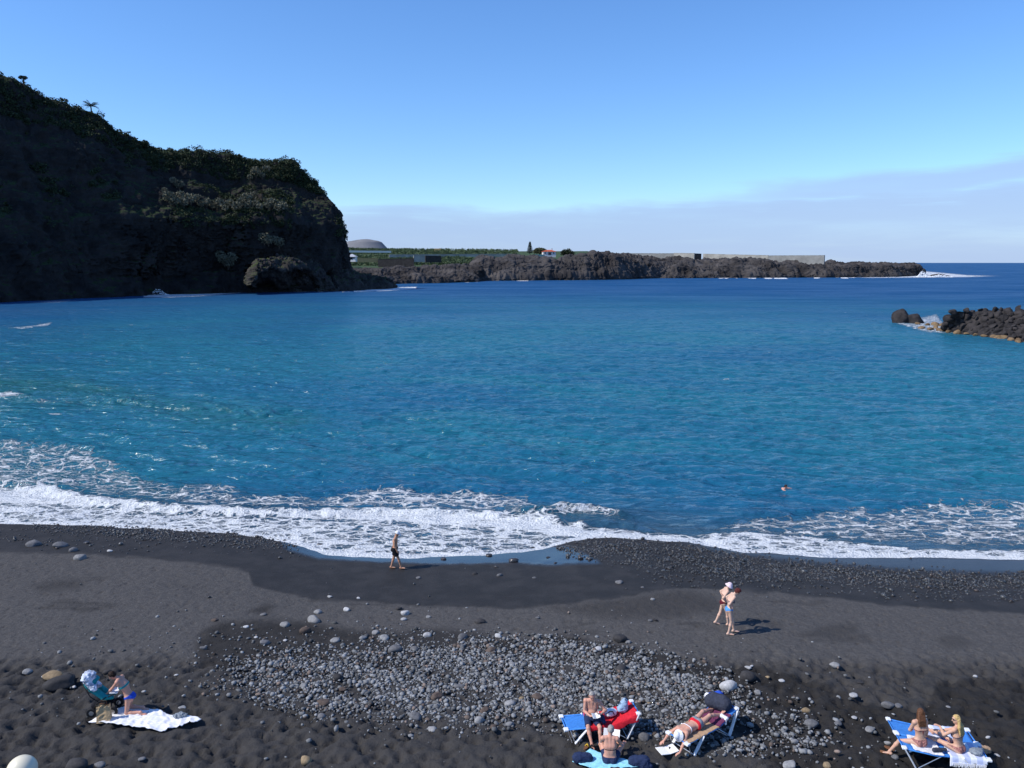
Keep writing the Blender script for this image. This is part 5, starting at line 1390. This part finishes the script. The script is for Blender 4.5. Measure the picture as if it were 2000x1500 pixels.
bk = empty('book', c + Vector((.08, -.34, .36))); tag(bk, 'open book in the hands of the reader on the red towel', 'book')
MB().box((-.055, 0, .012), (.11, .15, .012), Matrix.Rotation(R(25), 3, 'Y')).box((.055, 0, .012), (.11, .15, .012), Matrix.Rotation(R(-25), 3, 'Y')).build('pages', F_PAPER, bk)
MB().box((-.058, 0, -.001), (.12, .165, .006), Matrix.Rotation(R(25), 3, 'Y')).box((.058, 0, -.001), (.12, .165, .006), Matrix.Rotation(R(-25), 3, 'Y')).build('cover', F_CHAR, bk)
bk.rotation_euler = (R(35), 0, R(20))
sack('jacket', F_NAVY, c + Vector((.10, -.16, .155)), [('c', v_(-.10, 0, .03), v_(.14, -.02, .05), .08, .10), ('c', v_(.12, 0, .06), v_(.22, -.10, -.02), .08, .06)], 'navy jacket bunched in the lap of the reader on the red towel', 'jacket')

# person on the turquoise towel, back to the camera
tag(sheet('towel', F_TURQ, [ground(1118, 1490), ground(1165, 1506), ground(1262, 1500), ground(1152, 1466)], on_beach, wr=.03, seed=5, loc=ground(1185, 1490)), 'turquoise towel on the sand in front of the red towel lounger', 'towel')
c = ground(1191, 1489, .03)
B = Body(1.68, (0, 0, .105), (.0, .02, .42), (.0, .06, .65), (.025, .12, .80), (-1, .08, 0), (.25, .9, -.30), False, 1.12)
B.arm(-1, (.20, .40, .30), (.7, -.1, -.6), (.1, .9, .2), (-.5, 0, -.8)).arm(1, (-.02, .42, .33), (-.8, .1, -.5), (.4, .8, .2), (.3, 0, -.9))
B.leg(1, (-.12, .72, .07), (-.3, 0, 1), (.0, .7, .3)).leg(-1, (.42, .62, .07), (.5, 0, .8), (.6, .8, .2))
B.make(c, 'person with short grey hair sitting on the turquoise towel seen from behind', SK_PINK)
B.trunks(F_NAVY, .55, .018, .05); B.hair(H_GREY, 0, cut=.03, thick=.012); B.band(F_BLACK, .011, .006, -.07, 'strap', False)
nw = empty('newspaper', c + Vector((.10, .50, .42))); tag(nw, 'open white magazine held up by the person on the turquoise towel', 'magazine')
MB().box((-.11, 0, 0), (.21, .004, .28), Matrix.Rotation(R(16), 3, 'Z')).box((.11, 0, 0), (.21, .004, .28), Matrix.Rotation(R(-16), 3, 'Z')).build('pages', F_PAPER, nw); nw.rotation_euler = (R(-32), 0, R(-14))
sack('beach_bag', F_NAVY, ground(1138, 1488), [('c', v_(-.12, 0, .11), v_(.14, .02, .10), .15, .13)], 'round navy bag at the left end of the turquoise towel', 'bag')
sack('beach_bag', F_NAVY, ground(1247, 1494), [('c', v_(-.12, 0, .10), v_(.14, -.03, .13), .15, .15), ('c', v_(.10, -.1, .05), v_(.28, -.12, .04), .10, .07)], 'slumped navy bag at the right end of the turquoise towel', 'bag')
for i, (px, py, mt, lab) in enumerate(((1145, 1462, M_SOLE, 'sandal with a yellow strap left of the person on the turquoise towel'), (1155, 1464, M_RUB, 'dark sandal beside the one with the yellow strap'))):
    g = ground(px, py, .02); s_ = empty('sandal', g, R(60 + i * 20)); tag(s_, lab, 'sandal')
    MB().lathe([(.045, 0), (.05, .012), (.047, .028)], (0, 0, 0), 14).build('sole', mt, s_).scale = (2.6, 1, 1)
    MB().tube([(.04, -.05, .02), (.05, 0, .085), (.04, .05, .02)], .018, 6).build('strap', soft('yellow_strap', (.65, .42, .03), .6) if i == 0 else M_RUB, s_, smooth=True)

# ------------------------------------------------------------------ prone sunbather on the second lounger
tag(draped('towel', F_TAN, C2, A2, bz2, -.97, .30, -.36, .34, .02, 8), 'tan towel under the sunbather lying face down', 'towel')
tag(draped('towel', F_PURPLE, C2, A2, bz2, .22, .70, -.36, .30, .07, 9), 'plum coloured towel under the legs of the prone sunbather', 'towel')
c = loc_of(C2, A2, 0, 0, .42); ca, sa = math.cos(A2), math.sin(A2)
def W2(x, y, z): return v_(x * ca - y * sa, x * sa + y * ca, z)
hx = W2(-1, 0, 0)
B = Body(1.64, W2(-.28, .02, .115), W2(-.63, .02, .115), W2(-.86, .02, .12), W2(-1.03, -.02, .08), W2(0, 1, 0) * -1, unit(hx * .35 + v_(0, 0, -1)), True, 1.12, hup=hx)
gz = float(beach_base(c.x, c.y)) - c.z
B.arm(1, W2(-1.22, -.24, gz + .14), W2(-.1, -1, -.3), W2(-.6, .5, -.5), v_(0, 0, -1)).arm(-1, W2(-1.12, .36, gz + .20), W2(-.1, 1, -.3), W2(-.8, .2, -.4), v_(0, 0, -1))
B.leg(1, W2(.50, -.14, .17), v_(0, 0, 1), W2(.6, -.1, .5)).leg(-1, W2(.50, .16, .17), v_(0, 0, 1), W2(.6, .1, .5))
B.make(c, 'person in a white cap lying face down on a lounger, arms hanging to a book', SK_PINK)
B.band(F_WHITE, .014, .007, 0.0, 'bikini_top', False)
k_ = B.s; B.wear('shorts', F_GREY, [(B.torso, [(B.pel + B.up * .02 * k_, B.up), (B.pel - B.up * .14 * k_, -B.up)])] + [([('c', B.hip[s_], B.kn[s_], .092 * k_, .056 * k_)], [(B.hip[s_] + unit(B.kn[s_] - B.hip[s_]) * .10, unit(B.kn[s_] - B.hip[s_]))]) for s_ in (-1, 1)], .014)
B.wear('waistband', F_RED, [(B.torso, [(B.pel + B.up * .075 * k_, B.up), (B.pel + B.up * .005 * k_, -B.up)])], .018)
B.hair(H_GREY, 0, cut=.03); cap_mesh(B, F_WHITE, 'sun', -.01, 'cap')
bk = empty('book', ground(1303, 1468, .05), R(20)); tag(bk, 'open white book on the sand below the prone sunbather', 'book')
MB().box((-.13, 0, .0), (.26, .34, .018), Matrix.Rotation(R(7), 3, 'Y')).box((.13, 0, .0), (.26, .34, .018), Matrix.Rotation(R(-7), 3, 'Y')).build('pages', F_PAPER, bk, bevel=.004)
z2 = float(bz2(np.array(.72))) + .05
bp = sack('backpack', F_CHAR, loc_of(C2, A2, .74, .10, z2), [('c', v_(-.16, .08, .13), v_(.14, -.10, .13), .20, .20), ('c', v_(-.1, .1, .25), v_(.12, -.06, .26), .12, .11)], 'big dark backpack on the raised end behind the prone sunbather', 'backpack', (.025, 9))
MB().tube([(.22, -.16, .02), (.27, -.14, .16), (.20, -.10, .32)], .02, 6).build('strap', F_BLACK, bp, smooth=True)
sack('beach_bag', F_BLUE, loc_of(C2, A2, .86, .30, z2 + .05), [('c', v_(-.12, 0, .12), v_(.10, 0, .16), .11, .12)], 'bright blue bag behind the dark backpack', 'bag')
sack('tote_bag', F_WHITE, loc_of(C2, A2, .70, .44, z2 + .08), [('e', v_(0, 0, .10), (.09, .07, .10), (v_(1, 0, 0), v_(0, 1, 0), v_(0, 0, 1)))], 'small white bag at the far corner behind the dark backpack', 'bag')
sack('cloth', F_WHITE, loc_of(C2, A2, .52, -.22, z2 - .10), [('c', v_(-.02, .03, .05), v_(.10, -.08, .04), .06, .05), ('c', v_(.06, -.10, .03), v_(.06, -.14, -.10), .04, .03)], 'crumpled white cloth over the near edge of the second lounger', 'cloth')

# ------------------------------------------------------------------ the two women on the pair of loungers
m, N, bs = new_mat('striped_towel'); Pn = N.obj(); sx = N.n('SeparateXYZ', None, Vector=Pn)
st = N.m('SINE', N.m('MULTIPLY', sx.outputs['X'], 22.0))
N.put(bs, 'Base Color', N.mix(N.ramp(st, -.1, .1), (0.74, 0.76, 0.82), (0.46, 0.52, 0.72))); N.put(bs, 'Roughness', 0.9); N.put(bs, 'Specular IOR Level', 0.1)
F_STRIPE = m
tw = draped('towel', F_STRIPE, C3, A3, bz3, -.95, -.10, -.34, .395, .025, 12); tag(tw, 'pale striped towel with a fringe hanging off the near lounger', 'towel')
fr = MB()
rr3 = np.random.default_rng(4)
for x in np.linspace(-.92, -.16, 30): fr.tube([(x, .392, .30), (x + rr3.uniform(-.01, .01), .405, .24), (x + rr3.uniform(-.015, .015), .407, .19)], [.012, .008, .006], 5)
fr.build('fringe', F_WHITE, tw)
tag(draped('towel', F_WHITE, C3, A3, bz3, .05, .75, -.34, .34, .03, 14), 'white and pink towel under the brown haired woman', 'towel')
tag(draped('towel', F_STRIPE, C4, A3, bz4, -.70, .35, -.34, .20, .03, 15), 'faded blue towel lying on the farther lounger', 'towel')
def seat3(px, py, C, bz, y):
    A = A3; g = at_z(px, py, C.z + .44); dx, dy = g[0] - C.x, g[1] - C.y; x = dx * math.cos(A) + dy * math.sin(A)
    return loc_of(C, A, x, y, float(bz(np.array(x))) + .03)
c = seat3(1797, 1458, C3, bz3, .0)
gz = float(beach_base(c.x, c.y)) - c.z
B = Body(1.66, (0, 0, .105), (.02, .03, .41), (.0, .07, .63), (.03, .13, .79), (-1, -.1, 0), (.15, .95, -.25), True, 1.0)
B.arm(-1, (.30, .24, .06), (.6, -.5, .2), (.5, .8, -.3), (0, 0, -1)).arm(1, (-.06, .30, .22), (-.6, -.2, -.6), (.3, .9, -.1), (0, 0, -1))
B.leg(1, (-.62, .26, gz + .10), (-.3, .5, 1), (-.7, .5, -.1)).leg(-1, (.28, .80, .09), (.4, .1, .9), (.3, .9, .2))
B.make(c, 'woman with long brown hair in a bikini sitting with one foot on the sand', SK_FAIR)
B.band(F_MAROON, .010, .006, -.02); B.bikini_bottom(F_FLOWER); B.hair(H_BROWN, .13)
tube_on(B, 'bikini_tie', [B.ch - B.front * .10 - B.up * .02, B.ch - B.front * .108 - B.up * .07 + B.left * .01, B.ch - B.front * .10 - B.up * .13], [.010, .008, .004], F_MAROON)
tube_on(B, 'sandal', [B.an[1] + v_(-.02, .0, -.075), B.an[1] + v_(-.10, .07, -.075), B.an[1] + v_(-.17, .13, -.080)], [.045, .042, .035], M_SOLE)
s_ = empty('sandal', ground(1737, 1464, .02), R(-50)); tag(s_, 'brown sandal on the sand by the bare foot at the lounger end', 'sandal')
MB().lathe([(.05, 0), (.055, .015), (.05, .035)], (0, 0, 0), 14).build('sole', M_SOLE, s_).scale = (2.6, 1, 1)
MB().tube([(.04, -.05, .02), (.06, 0, .09), (.04, .05, .02)], .02, 6).build('strap', M_SOLE, s_, smooth=True)
c = seat3(1868, 1460, C3, bz3, .06)
B = Body(1.66, (0, 0, .105), (-.02, .03, .41), (-.04, .05, .64), (-.07, .08, .80), (-.86, -.50, 0), (-.95, .05, -.08), True, 1.0)
B.arm(1, (-.36, .26, .50), (-.6, -.6, -.8), (-.8, .3, .25), (0, 0, -1)).arm(-1, (-.32, .34, .32), (.3, -.3, -.8), (-.8, .3, .1), (0, 0, -1))
B.leg(1, (-.62, .58, .08), (-.1, 0, 1), (-.6, .6, .3)).leg(-1, (-.30, .82, .08), (.1, .1, 1), (-.4, .8, .3))
B.make(c, 'blonde woman in sunglasses sitting in profile with her arms held forward', SK_FAIR)
B.band(F_NAVY, .010, .006, -.02); B.bikini_bottom(F_FLOWER); B.hair(H_BLOND, .20)
k_ = B.s
tube_on(B, 'bikini_tie', [B.ch - B.front * .10 - B.up * .02, B.ch - B.front * .108 - B.up * .07, B.ch - B.front * .10 - B.up * .12], [.009, .007, .004], F_NAVY)
sgl = MB()
for sg in (-1, 1):
    V, F = ICO[2]; ce = B.hd + B.face * .092 * k_ + B.hup * .018 * k_ + B.hl * sg * .032 * k_
    sgl.add(ce + (V[:, :1] * B.hl * .030 + V[:, 1:2] * B.face * .009 + V[:, 2:3] * B.hup * .023) * k_, F)
    sgl.tube([ce + B.hl * sg * .025, B.hd + B.hl * sg * .083 * k_ + B.hup * .015 * k_], .005, 5)
sgl.build('sunglasses', M_RUB, B.o, smooth=True)
sack('sun_hat', F_GREY, loc_of(C3, A3, -.78, .12, .43), [('e', v_(0, 0, .05), (.17, .15, .07), (v_(1, 0, 0), v_(0, 1, 0), v_(0, 0, 1))), ('c', v_(.1, .08, .03), v_(.22, .12, .02), .07, .05)], 'grey cloth hat lying at the foot end of the near lounger', 'hat')
sack('pouch', F_CHAR, loc_of(C3, A3, .10, .20, .44), [('c', v_(-.14, 0, .045), v_(.14, .02, .04), .065, .05)], 'flat navy pouch beside the brown haired woman', 'pouch')
sack('shoulder_bag', F_TAN, ground(1920, 1472), [('c', v_(-.10, 0, .12), v_(.10, 0, .10), .13, .10)], 'tan bag on the sand past the foot of the loungers', 'bag')
for px, py, zz, lab in ((1838, 1428, .62, 0),): pass

# ------------------------------------------------------------------ walking man
c = ground(772, 1111, .01)
B = Body(1.80, (.00, 0, .97), (.025, 0, 1.31), (.06, 0, 1.53), (.13, -.01, 1.67), (.08, 1, 0), (.88, -.10, -.46), False, 1.0)
B.arm(-1, (.13, -.22, .93), (-.9, -.2, 0), (.45, .1, -.9), (0, 1, 0), .7).arm(1, (-.05, .25, .96), (-.9, .2, 0), (.2, 0, -1), (0, -1, 0), .7)
B.leg(1, (-.19, .08, .085), (1, 0, .1), (.95, -.12, 0)).leg(-1, (.29, -.08, .085), (1, 0, .1), (.95, -.2, .06))
B.make(c, 'bare chested man in dark shorts and a white cap walking along the wet sand', SK_TAN)
B.trunks(F_BLACK, .72, .028, .06); B.hair(H_GREY, 0, cut=.02, thick=.006); cap_mesh(B, F_WHITE, 'peak', .015)
for sg in (-1, 1):
    a = B.an[sg]; sd = MB(); sd.tube([a + v_(-.06, 0, -.075), a + v_(.06, -.01, -.078), a + v_(.19, -.03, -.075)], [.030, .040, .032], 8); sd.build('sandal', M_SOLE, B.o, smooth=True)

# ------------------------------------------------------------------ two women walking, heads down
c = ground(1424, 1238, .01)
B = Body(1.72, (-.02, 0, .93), (.00, 0, 1.25), (.10, 0, 1.46), (.23, -.02, 1.56), (.05, 1, 0), (.72, -.12, -.68), True, .95)
B.arm(-1, (-.02, -.17, 1.00), (-.9, -.7, 0), (.6, .5, -.5), (0, 1, 0), .6).arm(1, (.03, .19, 1.02), (-.6, .9, 0), (.6, -.4, -.5), (0, -1, 0), .6)
B.leg(-1, (-.05, -.10, .085), (1, 0, .1), (1, -.1, 0)).leg(1, (.19, .10, .085), (1, 0, .1), (1, -.05, 0))
B.make(c, 'woman with short red-brown hair in a blue bikini walking bent forward', SK_PALE)
B.band(F_NAVY, .013, .006, -.02); B.bikini_bottom(F_MIDBLUE); B.hair(H_RED, 0, cut=.05, thick=.026, wr=.03)
c = ground(1412, 1221, .01)
B = Body(1.64, (.0, 0, .88), (.01, 0, 1.19), (.09, 0, 1.38), (.17, -.01, 1.50), (.05, 1, 0), (.86, -.1, -.5), True, .95)
B.arm(-1, (.02, -.16, .95), (-.9, -.6, 0), (.6, .5, -.5), (0, 1, 0), .6).arm(1, (.03, .18, .96), (-.6, .9, 0), (.6, -.4, -.5), (0, -1, 0), .6)
B.leg(1, (-.24, .08, .10), (1, 0, .1), (.9, 0, -.25)).leg(-1, (.16, -.06, .085), (1, 0, .1), (1, -.1, 0))
B.make(c, 'woman in a pale pink sun hat walking on the far side of the red-haired woman', SK_PALE)
B.band(F_MAROON, .012, .006, -.02); B.bikini_bottom(F_MAROON); B.hair(H_DARK, 0, cut=.03); cap_mesh(B, F_PINKW, 'sun', .01, 'sun_hat')

# ------------------------------------------------------------------ family corner on the left: blanket, kneeling woman, stroller, paper bag
tag(sheet('blanket', F_WHITE, [ground(178, 1411), ground(318, 1430), ground(396, 1407), ground(248, 1381)], on_beach, 60, .10, 4.5, .012, .10, 7, loc=ground(285, 1408)), 'crumpled white blanket spread on the dark sand', 'blanket')
sack('muslin', F_GREY, ground(352, 1404, .03), [('e', v_(0, 0, .06), (.20, .15, .10), (v_(1, 0, 0), v_(0, 1, 0), v_(0, 0, 1)))], 'bunched pale grey cloth on the right end of the white blanket', 'cloth', (.07, 12))
c = ground(251, 1394, .04)
B = Body(1.66, (.06, 0, .50), (-.06, 0, .84), (-.20, 0, 1.05), (-.36, -.02, 1.14), (0, -1, 0), (-.78, -.12, -.62), True, 1.0)
B.arm(1, (-.52, -.05, .62), (.3, -.5, -.6), (-.8, .2, -.4), (0, 0, -1)).arm(-1, (-.50, .20, .62), (.3, .5, -.6), (-.8, -.2, -.4), (0, 0, -1))
B.leg(1, (.40, -.10, .07), (-1, -.1, -.5), (.97, 0, -.1)).leg(-1, (.36, .16, .07), (-1, .1, -.5), (.97, 0, -.1))
B.make(c, 'dark haired woman in a teal and blue bikini kneeling in front of a stroller', SK_PINK)
B.band(F_TEAL, .030, .007, -.01); B.bikini_bottom(F_BLUE, .009); B.hair(H_DARK, 0, cut=.05, thick=.024, wr=.03)
tube_on(B, 'bikini_tie', [B.ch + B.front * .12 + B.left * .06 + B.up * .05, B.nk + B.left * .05, B.nk - B.front * .05, B.nk - B.left * .05, B.ch + B.front * .12 - B.left * .06 + B.up * .05], .008, F_TEAL)

g = ground(205, 1392, 0.02)
st_ = empty('stroller', g, R(8)); tag(st_, 'black and teal baby stroller with a pale cloth thrown over its hood', 'stroller')
ch_ = MB()
for y in (-.24, .24):
    ch_.tube([(-.42, y, .98), (-.26, y, .62), (.30, y, .16)], .014, 8); ch_.tube([(.16, y, .58), (-.10, y, .42), (-.26, y, .16)], .014, 8); ch_.tube([(-.26, y, .16), (.30, y, .16)], .011, 8)
ch_.tube([(-.42, -.24, .98), (-.45, -.2, 1.02), (-.45, .2, 1.02), (-.42, .24, .98)], .018, 8).tube([(-.26, -.24, .16), (-.26, .24, .16)], .012, 8).tube([(.30, -.24, .16), (.30, .24, .16)], .012, 8)
ch_.build('frame', M_RUB, st_, smooth=True)
for x in (-.26, .30):
    for y in (-.25, .25):
        w_ = MB().lathe([(.05, -.025), (.125, -.025), (.140, -.012), (.140, .012), (.125, .025), (.05, .025)], (0, 0, 0), 24).build('wheel', M_RUB, st_, smooth=False); w_.location = (x, y, .14); w_.rotation_euler = (R(90), 0, 0)
        MB().lathe([(.012, -.03), (.065, -.028), (.070, 0), (.065, .028), (.012, .03)], (0, 0, 0), 16).build('hub', M_ALU, w_)
blob('seat', [('c', v_(-.24, -.12, .80), v_(.06, -.12, .52), .10, .09), ('c', v_(-.24, .12, .80), v_(.06, .12, .52), .10, .09), ('c', v_(.06, -.12, .52), v_(.26, -.12, .50), .08, .06), ('c', v_(.06, .12, .52), v_(.26, .12, .50), .08, .06)], F_TEAL, st_, .010, .05)
blob('hood', [('e', v_(-.26, 0, .92), (.22, .25, .20), (v_(.9, 0, -.43), v_(0, 1, 0), v_(.43, 0, .9)))], F_TEAL, st_, .010, .03, None, [(v_(-.20, 0, .88), v_(.75, 0, -.65))])
blob('basket', [('c', v_(-.20, -.13, .30), v_(.16, -.13, .27), .10, .09), ('c', v_(-.20, .13, .30), v_(.16, .13, .27), .10, .09)], F_BLACK, st_, .012, .05)
MB().box((.34, 0, .66), (.22, .40, .035)).build('tray', F_WHITE, st_, bevel=.012)
MB().tube([(.20, -.24, .58), (.36, -.2, .64), (.36, .2, .64), (.20, .24, .58)], .015, 8).build('bumper_bar', M_RUB, st_, smooth=True)
sack('muslin', fab('checked_muslin', (.52, .56, .68), var=.55, scale=9), g + Vector((-.26, -.10, 1.02)), [('e', v_(-.06, 0, .10), (.19, .24, .18), (v_(1, 0, 0), v_(0, 1, 0), v_(0, 0, 1))), ('c', v_(-.04, -.1, .02), v_(.14, -.14, -.16), .11, .10), ('c', v_(.0, .08, .0), v_(.2, .02, -.14), .11, .08)], 'blue and white checked cloth draped over the stroller hood', 'cloth', (.06, 11))
bag = empty('paper_bag', ground(204, 1409, .02), R(12)); tag(bag, 'tan paper bag standing on the corner of the white blanket', 'bag')
V, F = [], []
rb = np.random.default_rng(8)
n_ = 9
for i in range(n_):
    z = .48 * i / (n_ - 1); wdt = .19 - .02 * i / n_; dp = .11 * (1 - .55 * i / (n_ - 1))
    for q in range(16):
        a = q * 2 * math.pi / 16; sx_ = max(-1, min(1, 1.35 * math.cos(a))); sy_ = max(-1, min(1, 1.35 * math.sin(a)))
        V.append((wdt * sx_ + rb.uniform(-.012, .012), dp * sy_ + rb.uniform(-.02, .02), z + (.03 * math.sin(q * 1.7) if i == n_ - 1 else 0)))
for i in range(n_ - 1):
    for q in range(16): F.append((i * 16 + q, i * 16 + (q + 1) % 16, (i + 1) * 16 + (q + 1) % 16, (i + 1) * 16 + q))
F.append(tuple(range(16))[::-1])
MB().add(V, F).build('body', F_KRAFT, bag)
for y in (-.06, .06): MB().tube([(-.08, y, .46), (-.06, y * 1.3, .56), (.06, y * 1.3, .56), (.08, y, .46)], .008, 6).build('handle', M_SOLE, bag, smooth=True)

# ------------------------------------------------------------------ swimmer
c = at_z(1530, 957, 0.0); c = Vector((c[0], c[1], .02))
B = Body(1.75, (-.42, .05, -.30), (-.14, .02, -.10), (.03, 0, .06), (.14, -.02, .20), (.1, 1, .0), (.92, -.2, -.1), False, 1.05, hup=(-.1, 0, 1))
B.arm(-1, (.42, -.34, -.05), (.2, -.5, -.3), (.9, -.2, -.1), (0, 0, -1)).arm(1, (.60, .22, .02), (.2, .3, .6), (.95, 0, -.2), (0, 0, -1))
B.leg(1, (-1.1, .1, -.52), (0, 0, -1), (-.9, 0, -.2)).leg(-1, (-1.1, -.1, -.6), (0, 0, -1), (-.9, 0, -.2))
B.make(c, 'dark haired swimmer with head and shoulders out of the water', SK_PINK)
B.hair(H_DARK, 0, cut=.04)

# ------------------------------------------------------------------ globe lamp on a post close to the camera
p = np.array([0, 0, CAM_Z]) + ray(43, 1503.5) * 11.6
gz = float(beach_base(p[0], p[1]))
lp = empty('street_lamp', (p[0], p[1], gz)); tag(lp, 'cream globe lamp on a post in front of the beach', 'street lamp')
h = p[2] - gz
th = np.linspace(-math.pi / 2, math.pi / 2, 33)
MB().lathe([(max(.004, .203 * math.cos(t)), h + .203 * math.sin(t)) for t in th], (0, 0, 0), 48).build('lamp_shade', soft('cream_globe', (.72, .66, .50), .35, .04, 3, spec=.4), lp, smooth=True)
MB().lathe([(.16, 0), (.16, .25), (.075, .4), (.055, 1.2), (.05, h - .32), (.09, h - .27), (.10, h - .18)], (0, 0, 0), 20).build('post', M_RUB, lp, smooth=True)
